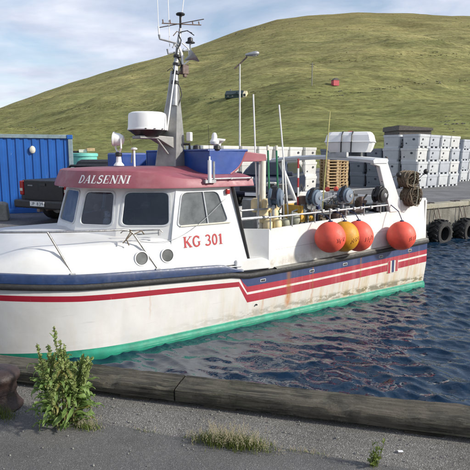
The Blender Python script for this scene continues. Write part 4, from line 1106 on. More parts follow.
# ---- bow railing
def pulpit():
    def yp(u): return CB - hb(u, 1.3) + .06
    for sd_ in (1,):
        sy = (lambda y: y) if sd_ > 0 else (lambda y: 2 * CB - y)
        top = [(-10.2, CB - .12 if sd_ > 0 else CB - .12, 1.92)] + [(u, yp(u) + .06, interp(u, [-10, -7], [1.9, 1.79])) for u in (-9.9, -9.5, -9.1, -8.7, -8.2, -7.6, -7.12)] + [(-7.03, yp(-7.0) + .06, 1.775), (-6.98, yp(-7) + .055, 1.73), (-6.62, yp(-6.6), T_rail(-6.62) + .01)]
        mb = MB(); mb.tube([(x, sy(y), z) for x, y, z in top], .0165, 10); q = mb.build('railing', M['steel'], boat, smooth=True)
        for ut, ub in ((-8.18, -7.9), (-9.25, -9.05)):
            mb = MB(); mb.tube([(ut, sy(yp(ut) + .06), interp(ut, [-10, -7], [1.9, 1.79])), (ub, sy(yp(ub) + .01), T_rail(ub) + .01)], .0155, 10); mb.build('stanchion', M['steel'], q, smooth=True)
            mb = MB(); mb.box((ub, sy(yp(ub) + .01), T_rail(ub) + .01), (.08, .06, .03)); mb.build('foot', M['galv'], q, bevel=.006)
        mb = MB(); mb.box((-6.62, sy(yp(-6.62)), T_rail(-6.62) + .01), (.08, .06, .03)); mb.build('foot', M['galv'], q, bevel=.006)
        if sd_ > 0:                              # lashing and rope end on the bend
            y = yp(-7) + .055
            mb = MB(); mb.tube([(-7.03, y - .01, 1.77 + .02 * math.sin(i)) if i % 2 else (-6.97, y + .01, 1.72) for i in range(7)], .013, 6)
            mb.tube([(-7.02, y - .02, 1.76), (-7.10, y - .03, 1.66), (-7.06, y - .03, 1.56)], .009, 6); mb.tube([(-6.99, y - .02, 1.74), (-7.15, y - .02, 1.60)], .009, 6); mb.tube([(-6.96, y - .02, 1.72), (-6.85, y - .02, 1.76), (-6.8, y, 1.70)], .01, 6)
            mb.build('lashing', M['rope'], q, smooth=True)
            mb = MB(); mb.tube([(-6.9, y + .05, 1.70), (-6.55, y - .0, 1.70)], .012, 6); mb.box((-6.55, y, 1.70), (.03, .03, .08)); mb.build('boathook_clip', M['galv'], boat)
pulpit()

# ---- gantry over the stern
def gantry():
    for sd_ in (1, -1):
        sy = (lambda y: y) if sd_ > 0 else (lambda y: 2 * CB - y)
        mb = MB(); poly = [(-1.78, 2.80), (-1.42, 2.80), (-1.36, 2.72), (-.93, 1.94), (-.88, 1.70), (-1.22, 1.70), (-1.62, 2.66), (-1.80, 2.70)]
        
        if sd_ > 0: mb.prism(poly, 'y', .07, .17)
        else: mb.tube([(-1.6, sy(.12), 2.72), (-1.05, sy(.12), 1.7)], .05, 10)
        mb.build('gantry_leg', M['white'], boat, bevel=.015 if sd_ > 0 else 0, smooth=sd_ < 0)
    mb = MB(); rows = []
    for i in range(13):
        t = i / 12; y = lerp(.05, 2 * CB - .05, t); up = .075 * math.sin(math.pi * t)
        rows.append([(-1.82, y, 2.725 + up), (-1.84, y, 2.785 + up), (-1.78, y, 2.82 + up), (-1.42, y, 2.82 + up), (-1.38, y, 2.785 + up), (-1.40, y, 2.725 + up), (-1.82, y, 2.725 + up)])
    mb.grid(rows)
    for k in (0, 12): mb.f.append(tuple(k * 7 + j for j in range(6))); mb.m.append(0)
    mb.build('gantry_beam', M['gant'], boat, smooth=True, angle=25)
    # cradle feet under the raft canister
    for du in (-.22, .22):
        mb = MB(); mb.box((-1.6 + du, 1.08, 2.90), (.06, .62, .10)); mb.build('raft_cradle', M['galv'], boat)
    # small lamp on a stalk
    mb = MB(); mb.tube([(-1.5, .1, 2.35), (-1.0, .08, 2.48)], .009, 6); mb.build('lamp_stalk', M['black'], boat); mb = MB(); mb.sphere((-1.0, .08, 2.48), .055, 12, 8); mb.build('lamp', M['black'], boat, smooth=True)
    mb = MB(); mb.tube([(-.35, .2, 1.95), (-.35, .2, 2.25), (.02, .16, 2.52)], .009, 6); mb.build('lamp_stalk', M['black'], boat); mb = MB(); mb.sphere((.03, .16, 2.53), .06, 12, 8, sc=(1, .8, 1)); mb.build('lamp', M['black'], boat, smooth=True)
    # aft gallows pole, red and white banded
    MB().tube([(-.95, .42, 1.6), (-.98, .42, 2.85)], .016, 8).build('aft_pole', M['ruststeel'], boat, smooth=True)
M['gant'] = mat('grey painted gantry', (.56, .58, .60), .45, var=.08, dirt=.2, dirtcol=(.4, .38, .35))
gantry()

# ---- jigging reels and the gear rail
def reel(u, v, w, yaw, dark=False, sc=1.0):
    r_ = empty('jigging_reel', (u, v, w), yaw); r_.parent = boat; r_.scale = (sc, sc, sc)
    A = Matrix.Rotation(R(90), 4, 'X')                       # drum axis along -Y (outboard)
    MB().lathe([(.001, -.10), (.15, -.10), (.158, -.09), (.158, -.05), (.115, -.045), (.115, .03), (.15, .035), (.155, .05), (.15, .065), (.001, .075)], 28, M=A).build('drum', M['black'] if dark else M['reelblue'], r_, smooth=True)
    MB().lathe([(.001, .07), (.125, .07), (.12, .10), (.05, .115), (.001, .115)], 24, M=A).build('cover', M['black'] if dark else M['reelface'], r_, smooth=True)
    MB().lathe([(.001, .112), (.035 if not dark else .05, .112), (.03, .13), (.001, .13)], 14, M=A).build('hub', M['galv'], r_, smooth=True)
    MB().tube([(.03, -.10, -.02), (.075, -.118, .05)], .008, 6).build('handle', M['galv'], r_)
    mb = MB(); mb.tube([(-.02, .04, -.10), (-.02, .04, -.30)], .022, 8); mb.box((-.02, .06, -.14), (.10, .12, .05)); mb.build('bracket', M['galv'], r_)
    MB().prism([(-.17, -.02), (-.05, .17), (.03, .19), (-.02, .13), (-.12, -.02)], 'y', -.03, .07).build('guard', M['black'], r_, bevel=.01)
    return r_
M['reelface'] = mat('pale blue reel cover', (.16, .20, .255), .4, var=.15, scale=14, dirt=.2)
for u, v, w, yaw, dk, sc in ((-4.26, .12, 2.14, R(38), False, 1.12), (-3.34, .12, 2.10, R(12), False, 1.0), (-2.52, .12, 2.11, R(8), False, 1.0), (-1.50, .12, 2.07, R(5), True, 1.08), (-.22, .3, 2.22, R(-8), True, .95)):
    reel(u, v, w, yaw, dk, sc)
def gear_rail():
    mb = MB(); mb.tube([(u, .10, lerp(1.80, 1.86, (u + 4.45) / 3.3)) for u in (-4.45, -3.4, -2.4, -1.2)], .018, 8)
    g = mb.build('gear_rail', M['galv'], boat, smooth=True)
    for u in (-4.4, -3.9, -3.34, -2.95, -2.52, -2.0, -1.5):
        MB().tube([(u, .10, bulw_top(u) - .02), (u, .10, 1.88)], .014, 8).build('post', M['galv'], g, smooth=True)
    for u in (-3.15, -2.95, -2.75, -2.3, -2.1, -1.8):
        mb = MB(); mb.box((u, .10, 1.84), (.06, .07, .06)); mb.build('clamp', M['galv'], g, bevel=.008)
    MB().tube([(-.22, .3, 1.9), (-.22, .3, 2.15)], .025, 8).build('reel_post', M['galv'], boat)
    mb = MB(); mb.tube([(-3.1, .2, 2.02), (-2.72, .2, 2.12), (-2.6, .2, 2.12)], .012, 6); mb.tube([(-2.4, .2, 2.2), (-1.6, .2, 2.21)], .012, 6); mb.build('line_guide', M['galv'], boat)
    # fishing rods / outrigger poles standing in holders
    def pole(a, b, r0, r1, mt, name='outrigger_pole'):
        MB().tube([a, b], [r0, r1], 8).build(name, M[mt], boat, smooth=True)
    pole((-4.28, .6, 1.2), (-4.42, .6, 3.95), .016, .013, 'white2')
    pole((-3.50, .6, 1.2), (-3.83, .6, 3.80), .016, .013, 'white2')
    pole((-2.72, .6, 1.2), (-2.53, .6, 3.74), .013, .010, 'chartreuse')
    for u0, u1 in ((-4.03, -4.12), (-3.82, -3.92)):
        pole((u0, .55, 1.3), (u1, .55, 2.98), .018, .018, 'greenrope', 'fishing_rod'); MB().tube([(u1, .55, 2.97), (u1 - .005, .55, 3.06)], .026, 8).build('rod_tip', M['offwhite'], boat, smooth=True)
    pole((-3.72, .52, 1.3), (-3.82, .5, 2.80), .014, .014, 'white2', 'fishing_rod')
    # marker pole banded red and white
    mk = MB(); n = 9
    for i in range(n):
        z0, z1 = lerp(1.2, 2.82, i / n), lerp(1.2, 2.82, (i + 1) / n); mk.tube([(-3.45 - .02 * i / n, .45, z0), (-3.45 - .02 * (i + 1) / n, .45, z1)], .018, 8, i % 2)
    mk.build('marker_pole', [M['letter_red'], M['white2']], boat, smooth=True)
gear_rail()

def deck_gear():
    # hatch coaming, line hauler, sorting table, engine casing
    mb = MB(); mb.box((-2.6, 1.7, 1.0), (1.3, 1.2, .55)); mb.build('hatch_coaming', M['galv'], boat, bevel=.03)
    mb = MB(); mb.box((-1.4, 1.3, 1.3), (.9, 1.4, 1.1)); mb.build('sorting_table', M['alu'], boat, bevel=.02)
    mb = MB(); mb.box((-3.3, 1.9, 1.35), (.5, .6, 1.2)); mb.build('winch_casing', M['deck'], boat, bevel=.03)
    W_ = Matrix.Translation((-3.3, 1.5, 1.9)) @ Matrix.Rotation(R(90), 4, 'X')
    MB().lathe([(.001, -.2), (.17, -.2), (.17, -.16), (.08, -.14), (.08, .14), (.17, .16), (.17, .2), (.001, .2)], 20, M=W_).build('winch_drum', M['ruststeel'], boat, smooth=True)
    mb = MB(); mb.tube([(-3.95, 1.0, .74), (-3.95, 1.0, 1.95), (-3.6, .95, 2.25)], .035, 8); mb.box((-3.55, .95, 2.27), (.36, .2, .12)); mb.build('hauler_arm', M['black'], boat, bevel=.01)
    mb = MB(); mb.box((-3.15, .5, 1.86), (.5, .3, .24)); mb.build('gear_box', M['deck'], boat, bevel=.03)
    # pipe grid amidships with trays
    g = MB()
    for w in (1.75, 1.95, 2.12): g.tube([(-2.45, .85, w), (-1.5, .85, w)], .014, 6)
    for i in range(7): g.tube([(-2.45 + .158 * i, .85, 1.3), (-2.45 + .158 * i, .85, 2.12)], .012, 6)
    g.build('tray_rack', M['galv'], boat)
    for i, c in enumerate(((-2.25, 'rope'), (-1.95, 'black'), (-1.7, 'rope'))):
        mb = MB(); mb.box((c[0], .75, 1.78), (.24, .2, .16)); mb.build('line_tray', M[c[1]], boat, bevel=.02)
    for i, (u, v, w) in enumerate(((-2.2, .95, 2.17), (-1.95, .95, 2.17))):
        MB().sphere((u, v, w), .055, 12, 8).build('float', M['orange'], boat, smooth=True)
    for i in range(14):
        u = -3.2 + i * .14 + rng.uniform(-.05, .05); mb = MB()
        mb.box((u, .24 + rng.uniform(0, .3), 1.73 + rng.uniform(-.05, .12)), (rng.uniform(.08, .22), .12, rng.uniform(.06, .16)), rz=rng.uniform(-.5, .5)); mb.build('deck_fitting', M[rng.choice(['black', 'galv', 'deck', 'ruststeel'])], boat, bevel=.012)
    rr = random.Random(31)
    for i in range(46):
        u = rr.uniform(-3.6, -1.25); v = rr.uniform(.22, 1.3); w = rr.uniform(1.62, 2.02); nm = rr.choice(['hose', 'line_block', 'gear_bracket', 'bucket']); mb = MB()
        if nm == 'hose':
            p0 = Vector((u, v, w)); mb.tube([p0, p0 + Vector((rr.uniform(-.2, .2), rr.uniform(-.1, .1), rr.uniform(-.05, .18))), p0 + Vector((rr.uniform(-.35, .35), rr.uniform(-.1, .1), rr.uniform(-.2, .1))), p0 + Vector((rr.uniform(-.4, .4), 0, -.45))], rr.uniform(.008, .022), 7)
        elif nm == 'line_block': mb.lathe([(.001, -.04), (.07, -.04), (.05, 0), (.07, .04), (.001, .04)], 14, M=Matrix.Translation((u, v, w)) @ Matrix.Rotation(R(90), 4, 'X')); mb.box((u, v, w - .3), (.03, .03, .6))
        elif nm == 'gear_bracket': mb.box((u, v, w - .2), (.04, .04, .5)); mb.box((u + .06, v, w), (.2, .06, .05), rz=rr.uniform(-.6, .6)); mb.box((u, v, w + .06), (.07, .09, .09))
        else: mb.lathe([(.09, 0), (.12, .22), (.125, .22), (.10, .02), (.001, .02)], 16, M=Matrix.Translation((u, v, w - .12)))
        mb.build(nm, M[rr.choice(['black', 'galv', 'deck', 'ruststeel', 'rubber', 'bluerope', 'rope'])], boat, smooth=nm != 'gear_bracket')
    MB().box((-1.95, .3, 1.55), (1.1, .32, .3)).build('gear_trough', M['galv'], boat, bevel=.02)
    MB().box((-3.7, .45, 1.44), (1.3, .5, .06)).build('side_shelf', M['deck'], boat)
    MB().box((-.5, .55, 1.62), (.75, .8, .5)).build('stern_locker', M['white'], boat, bevel=.03)
deck_gear()

# ------------------------------------------------------------------ things carried on the boat
def buoy(name, u, v, w, r, mt, label, grp, lean=0, letters_=True, ru=0):
    p = W(u, v, w); o = empty(name, p, BANG, label, 'buoy', grp)
    MB().lathe([(max(.002, r * math.sin(math.pi * i / 22) * (1 - .05 * max(0, (i - 11) / 11))), -r * math.cos(math.pi * i / 22) * (1.05 if i > 11 else .98)) for i in range(23)], 36).build('ball', M[mt], o, smooth=True)
    neck = MB().lathe([(r * .30, r * .93), (r * .20, r * 1.0), (.045, r * 1.02), (.04, r * 1.10), (.001, r * 1.12)], 18); neck.build('neck', M['bluerope'], o, smooth=True)
    tz = bulw_top(u) - w + .16
    MB().tube([(0, 0, r * 1.12), (.015, .02 - v * .4, (r * 1.12 + tz) / 2 + .02), (ru, .10 - v, tz), (ru, .16 - v, tz - .06)], .009, 6).build('lanyard', M['bluerope'], o, smooth=True)
    # faint printed marks on the outboard side
    rr = random.Random(int(u * 100)); mb = MB()
    for i in range(5):
        a0 = -90 + (i - 2) * 9 + rr.uniform(-2, 2); e0 = -8 + rr.uniform(-5, 5) + i * 2; pts = []
        for k in range(4):
            a = R(a0 + rr.uniform(-3, 3)); e = R(e0 + k * 5 - 7); pts.append((r * 1.002 * math.cos(e) * math.cos(a), r * 1.002 * math.cos(e) * math.sin(a), r * 1.002 * math.sin(e)))
        mb.tube(pts, .0045, 4)
    mb.build('printed_mark', M['ink'], o)
    return o
buoy('fender_buoy', -3.27, -.24, 1.385,   .285, 'orange', 'orange ball buoy hanging left of the ochre yellow buoy', 'ball buoys on the bulwark')
buoy('fender_buoy', -2.83, -.17, 1.35, .288, 'yellow', 'ochre yellow ball buoy wedged between two orange buoys', 'ball buoys on the bulwark')
buoy('fender_buoy', -2.49, -.21, 1.335, .295, 'orange', 'orange ball buoy hanging against the aft side of the ochre yellow buoy', 'ball buoys on the bulwark')
buoy('fender_buoy', -1.22, -.23, 1.235, .295, 'orange', 'orange ball buoy hanging alone under the gantry leg', 'ball buoys on the bulwark')

def raft():
    p = W(-1.50, 1.0, 2.95); o = empty('liferaft_canister', p, R(-20), 'white liferaft canister strapped on top of the grey stern gantry', 'liferaft')
    def half(zs, name, mt):
        mb = MB(); rows = []
        for z, x, y in zs:
            c = .07; ring = [(-x + c, -y, z), (x - c, -y, z), (x, -y + c, z), (x, y - c, z), (x - c, y, z), (-x + c, y, z), (-x, y - c, z), (-x, -y + c, z), (-x + c, -y, z)]
            rows.append(ring)
        mb.grid(rows); mb.f.append(tuple(range(8))); mb.m.append(0); k = (len(rows) - 1) * 9; mb.f.append(tuple(k + j for j in range(8))); mb.m.append(0)
        return mb.build(name, mt, o, smooth=True, angle=20)
    half([(0, .42, .25), (.06, .46, .28), (.20, .50, .32), (.215, .525, .345)], 'lower_shell', M['white2'])
    half([(.217, .525, .345), (.235, .51, .33), (.36, .48, .29), (.42, .44, .24), (.43, .42, .22)], 'upper_shell', M['white2'])
    for x in (-.14, .07):
        mb = MB(); mb.tube([(x - .02, -.27, .0), (x - .01, -.335, .2), (x, -.355, .22), (x, -.31, .36), (x + .01, -.245, .43), (x + .01, .245, .43), (x, .31, .36), (x, .355, .22), (x, .27, 0)], .013, 6); mb.build('strap', M['black'], o)
    mb = MB(); mb.box((.0, 0, .44), (.10, .06, .03)); mb.build('release_unit', M['letter_red'], o, bevel=.006)
    MB().box((.47, -.05, .30), (.04, .08, .03)).build('buckle', M['chartreuse'], o)
raft()

def coil(u, v, w, label, rx, rz_, n=70, seed=0):
    p = W(u, v, w); o = empty('rope_coil', p, BANG, label, 'rope coil', 'brown line coils hung at the stern')
    r = random.Random(seed); mb = MB()
    for i in range(n):
        th = r.gauss(0, .25); sx = rx * r.uniform(.72, 1.04); sz = rz_ * r.uniform(.75, 1.03); cy = r.uniform(-.12, .12); ph = r.uniform(0, 6.28); pts = []
        for k in range(19):
            a = 2 * math.pi * k / 18
            x = sx * math.copysign(abs(math.cos(a)) ** .75, math.cos(a)) ; z = sz * math.sin(a)
            pts.append((x + .012 * math.sin(5 * a + ph) + th * .03 * math.sin(a), cy + .035 * math.sin(2 * a + ph), z + .012 * math.cos(4 * a + ph)))
        mb.tube(pts, .009, 4, caps=False)
    for i in range(n * 2):                         # filling strands
        x0 = r.uniform(-rx, rx) * .85; z0 = rz_ * r.uniform(-.75, .75); pts = [(x0 + k * .055 * r.choice((1, 1)), r.uniform(-.15, .13), z0 + .03 * math.sin(k + x0 * 9)) for k in range(4)]
        mb.tube([(max(-rx * .9, min(rx * .9, x)), y, z) for x, y, z in pts], .009, 4, caps=False)
    tag(mb.build('strands', M['rope'], o, smooth=True), kind='stuff')
    MB().tube([(.02, -.15, rz_ * 1.0), (0, -.18, .02), (-.02, -.15, -rz_ * .9)], .010, 6).build('tie', M['greyfloat'], o, smooth=True)
    MB().tube([(0, .12, rz_ * .8), (0, .25, .0)], .014, 6).build('hanger', M['bluerope'], o)
    return o
coil(-.74, .04, 2.385, 'upper bundle of brown coiled line beside the stern reel', .21, .17, 60, 1)
coil(-.64, .02, 2.02, 'lower bundle of brown coiled line hanging over the stern bulwark', .185, .215, 60, 2)

def cream_floats():
    k = 0
    labs = ['cream plastic net float in the bunch beneath the blue grey reel']
    for (u, v, w, r, h) in ((-4.32, .40, 1.79, .085, .26), (-4.13, .34, 1.78, .085, .26), (-4.22, .46, 1.97, .085, .26), (-4.02, .45, 1.98, .085, .26), (-4.40, .55, 1.98, .08, .26), (-4.14, .62, 1.81, .085, .26), (-4.3, .30, 1.63, .085, .24), (-4.1, .28, 1.62, .085, .24)):
        p = W(u, v, w); o = MB().lathe([(.012, -h / 2), (r * .5, -h / 2), (r * .85, -h * .42), (r, -h * .25), (r, h * .25), (r * .85, h * .42), (r * .5, h / 2), (.012, h / 2)], 20).build('net_float', M['creamfloat'], smooth=True)
        o.location = p; tag(o, labs[0], 'float', 'cream floats bunched on the side deck')
    o = MB().lathe([(.01, -.13), (.06, -.12), (.105, -.06), (.115, 0), (.10, .07), (.06, .12), (.01, .13)], 20).build('net_float', M['greyfloat'], smooth=True); o.location = W(-3.66, .32, 1.70); tag(o, 'mottled grey green oval float beside the yellow fish box', 'float')
    o = MB().lathe([(.01, -.11), (.05, -.1), (.085, -.05), (.09, 0), (.08, .06), (.01, .10)], 18).build('net_float', M['greyfloat'], smooth=True); o.location = W(-3.90, .30, 1.64); tag(o, 'small grey float between the cream floats and oval float', 'float')
cream_floats()
def fish_box():
    o = empty('fish_box', W(-3.2, .62, 1.62), BANG + R(8), 'yellow plastic fish box standing open on the side deck', 'fish box')
    L_, B_, H_ = .62, .42, .30
    mb = MB(); 
    for x in (-1, 1): mb.box((x * L_ / 2, 0, H_ / 2), (.025, B_, H_))
    for y in (-1, 1): mb.box((0, y * B_ / 2, H_ / 2), (L_ - .03, .025, H_))
    mb.box((0, 0, .015), (L_ - .03, B_ - .03, .03)); mb.build('box', M['ytub'], o)
    mb = MB(); mb.tube([(-L_ / 2, -B_ / 2, H_), (L_ / 2, -B_ / 2, H_), (L_ / 2, B_ / 2, H_), (-L_ / 2, B_ / 2, H_), (-L_ / 2, -B_ / 2, H_)], .02, 6); mb.build('rim', M['ytub'], o)
fish_box()
def toy():
    o = empty('plush_toy', W(-7.02, 1.05, 1.72), BANG + R(200), 'small pale plush dog sitting behind the windscreen', 'soft toy')
    mb = MB(); mb.sphere((0, 0, .08), .075, 14, 10, sc=(1, .9, 1.15)); mb.sphere((0, .05, .04), .04, 10, 8, sc=(1, 1.5, .8)); mb.build('body', M['plush'], o, smooth=True)
    mb = MB(); mb.sphere((0, 0, .21), .062, 14, 10); mb.sphere((.0, .06, .195), .03, 10, 8); h = mb.build('head', M['plush'], o, smooth=True)
    for s in (-1, 1): MB().sphere((s * .06, -.01, .215), .03, 8, 6, sc=(.5, .8, 1.3)).build('ear', M['rope'], h, smooth=True); MB().sphere((s * .024, .055, .225), .009, 8, 6).build('eye', M['black'], h)
    MB().sphere((0, .088, .20), .011, 8, 6).build('nose', M['black'], h)
toy()

# ------------------------------------------------------------------ things on the far quay
def tub_proto(name, mt):
    """insulated fish tub, 1.2 x 1.0 x 0.72: tapered body, rim, runners with fork pockets, drain plug and printed mark"""
    o = empty(name, (0, 0, 0))
    mb = MB(); H_ = .70
    a, b = .575, .475
    rows = []
    for z, x, y in ((.10, a - .03, b - .03), (.13, a - .02, b - .02), (.56, a, b), (.575, a + .02, b + .02), (H_ - .015, a + .025, b + .025), (H_, a + .015, b + .015), (H_, a - .05, b - .05), (H_ - .10, a - .06, b - .06)):
        c = .06; rows.append([(-x + c, -y, z), (x - c, -y, z), (x, -y + c, z), (x, y - c, z), (x - c, y, z), (-x + c, y, z), (-x, y - c, z), (-x, -y + c, z), (-x + c, -y, z)])
    mb.grid(rows)
    mb.f.append(tuple(range(7, -1, -1))); mb.m.append(0); k = 7 * 9; mb.f.append(tuple(k + j for j in range(8))); mb.m.append(0)
    mb.build('body', M[mt], o, smooth=True, angle=25)
    for x in (-.46, 0, .46):                      # runners
        MB().box((x, 0, .052), (.20, .86, .105)).build('runner', M[mt], o)
    for s, ax in ((-1, 0), (1, 0), (-1, 1), (1, 1)):
        mb = MB()
        if ax == 0: mb.lathe([(.001, 0), (.035, 0), (.035, .018), (.001, .018)], 10, M=Matrix.Translation((.3 * s, s * (b - .012), .24)) @ Matrix.Rotation(R(-90) * s, 4, 'X'))
        else: mb.lathe([(.001, 0), (.035, 0), (.035, .018), (.001, .018)], 10, M=Matrix.Translation((s * (a - .012), -.25 * s, .24)) @ Matrix.Rotation(R(90) * s, 4, 'Y'))
        mb.build('drain_plug', M['darkmark'], o)
        mb = MB()
        if ax == 0:
            T_m = Matrix.Translation((.20 * s, s * (b + .004), .44)); mb.lathe([(.001, -.008), (.055, -.008), (.055, .008), (.001, .008)], 12, M=T_m @ Matrix.Rotation(R(90), 4, 'X') @ Matrix.Diagonal((1.3, 1, 1, 1)))
        else:
            T_m = Matrix.Translation((s * (a + .004), .16 * s, .44)); mb.lathe([(.001, -.008), (.055, -.008), (.055, .008), (.001, .008)], 12, M=T_m @ Matrix.Rotation(R(90), 4, 'Y') @ Matrix.Diagonal((1, 1.3, 1, 1)))
        mb.build('printed_mark', M['darkmark'], o)
    return o
TA = R(43); E1 = Vector((math.cos(TA), math.sin(TA), 0)); E2 = Vector((-math.sin(TA), math.cos(TA), 0))
ORD = ['bottom', 'second', 'third', 'top', 'topmost']
tub_first = {}
for q_, (nm_, col_) in enumerate((('tubgrey', (.38, .41, .45)), ('tubgrey', (.53, .54, .535)), ('tubwhite', (.50, .50, .475)))): M[nm_ + str(q_)] = mat('insulated tub plastic tint', col_, .55, var=.1, scale=2.2, dirt=.4, dirtcol=(.27, .26, .23))
def tub(mt, x, y, lvl, rot, label, grp):
    if mt == 'tubgrey': mt = trng.choice(['tubgrey', 'tubgrey0', 'tubgrey1'])
    elif mt == 'tubwhite': mt = trng.choice(['tubwhite', 'tubwhite2', 'tubwhite'])
    if mt not in tub_first: o = tub_first[mt] = tub_proto('fish_tub', mt)
    else:
        o = copy_tree(tub_first[mt])
        for ch in list(o.children):
            if ch.name.startswith('printed_mark') and trng.random() < .3 or ch.name.startswith('drain_plug') and trng.random() < .35: bpy.data.objects.remove(ch)
    o.location = (x + trng.uniform(-.04, .04), y + trng.uniform(-.04, .04), QZ + .004 + lvl * .705); o.rotation_euler = (0, 0, rot + trng.choice((0, math.pi)) + trng.uniform(-.035, .035))
    tag(o, label, 'fish tub', grp)
trng = random.Random(21)
def stack(mt, x, y, n, where, grp, rot=0):
    for k in range(n):
        tub(mt, x, y, k, TA + rot, {'tubgrey': '%s grey fish tub in %s', 'tubshade': '%s shade-darkened grey fish tub in %s', 'tubwhite': '%s white fish tub in %s'}[mt] % (['bottom', 'second', 'third', 'fourth'][k] if k < n - 1 or n == 1 else 'top', where), grp)
# block along the road, long rows seen end on
C2 = Vector((9.45, 27.0, 0))
SIDE = ['the corner stack of the road block', 'the stack one back from the road block corner', 'the stack two back from the road block corner', 'the stack three back from the road block corner', 'the stack four back from the road block corner', 'the stack five back from the road block corner']
for i, h in enumerate((4, 4, 3, 3, 3, 3)):
    c = C2 + E1 * .6 + E2 * (.5 + 1.08 * i)
    stack('tubgrey' if i < 2 else 'tubshade', c.x, c.y, h, SIDE[i], 'grey tubs in the road block')  # stacks further back get the copy with shade painted in
for j, h in enumerate((4, 4, 4)):
    c = C2 + E1 * (.6 + 1.27 * (j + 1)) + E2 * .5
    stack('tubgrey', c.x, c.y, h, ['the second stack along the road side', 'the third stack along the road side', 'the fourth stack along the road side'][j], 'grey tubs in the road block')
c = C2 + E1 * (.6 + 1.27) + E2 * 1.6; stack('tubgrey', c.x, c.y, 4, 'the inner stack behind the road side', 'grey tubs in the road block')
# farther block past the gap
C3 = Vector((15.3, 35.2, 0))
for j in range(4):
    c = C3 + E1 * (.6 + 1.27 * j) + E2 * .5
    stack('tubgrey', c.x, c.y, 4, ['the near stack of the far block', 'the second stack of the far block', 'the third stack of the far block', 'the fourth stack of the far block'][j], 'grey tubs in the far block')
for j in range(2):
    c = C3 + E1 * .6 + E2 * (1.6 + 1.08 * j)
    stack('tubgrey', c.x, c.y, 4, ['the stack just behind the far block corner', 'the rear stack of the far block'][j], 'grey tubs in the far block')
# white block behind the boat's working deck
C1 = Vector((4.15, 26.1, 0))
WORD = ['beside the pallet stack', 'one along from the pallet stack', 'two along from the pallet stack', 'three along from the pallet stack', 'four along from the pallet stack', 'five along from the pallet stack', 'behind the dark car']
for j in range(7):
    c = C1 - E1 * (.52 + 1.07 * j) + E2 * .62
    stack('tubwhite', c.x, c.y, 3, 'the white stack ' + WORD[j], 'white tubs behind the boat', R(90))
for j in range(3):
    c = C1 - E1 * (.2 + 1.07 * j * 1.6) + E2 * 3.4
    stack('tubgrey', c.x, c.y, 3, ['the rear row behind the pallet stack', 'the rear row behind the white tubs', 'the rear row by the street lamp'][j], 'grey tubs in the rear row')

def pallets():
    proto = None
    for k in range(12):
        if proto is None:
            o = empty('pallet', (0, 0, 0))
            for i, y in enumerate((-.36, -.18, 0, .18, .36)): MB().box((0, y, .133), (1.2, .12, .022)).build('deck_board', M['wood'], o)
            for y in (-.35, 0, .35): MB().box((0, y, .011), (1.2, .10, .022)).build('bottom_board', M['wood'], o)
            for x in (-.54, 0, .54):
                MB().box((x, 0, .112), (.12, .8, .020)).build('stringer', M['wood'], o)
                for y in (-.35, 0, .35): MB().box((x, y, .062), (.13, .10, .08)).build('block', M['wood'], o)
            proto = o
        else: o = copy_tree(proto)
        o.location = (5.05 + trng.uniform(-.02, .02), 26.6 + trng.uniform(-.02, .02), QZ + .003 + k * .146); o.rotation_euler = (0, 0, R(20) + trng.uniform(-.03, .03))
        tag(o, ('bottom' if k == 0 else 'top' if k == 11 else ['second', 'third', 'fourth', 'fifth', 'sixth', 'seventh', 'eighth', 'ninth', 'tenth', 'eleventh'][k - 1] + ' from bottom') + ' pale wooden pallet in the tall stack by the tubs', 'pallet', 'stacked pallets')
pallets()

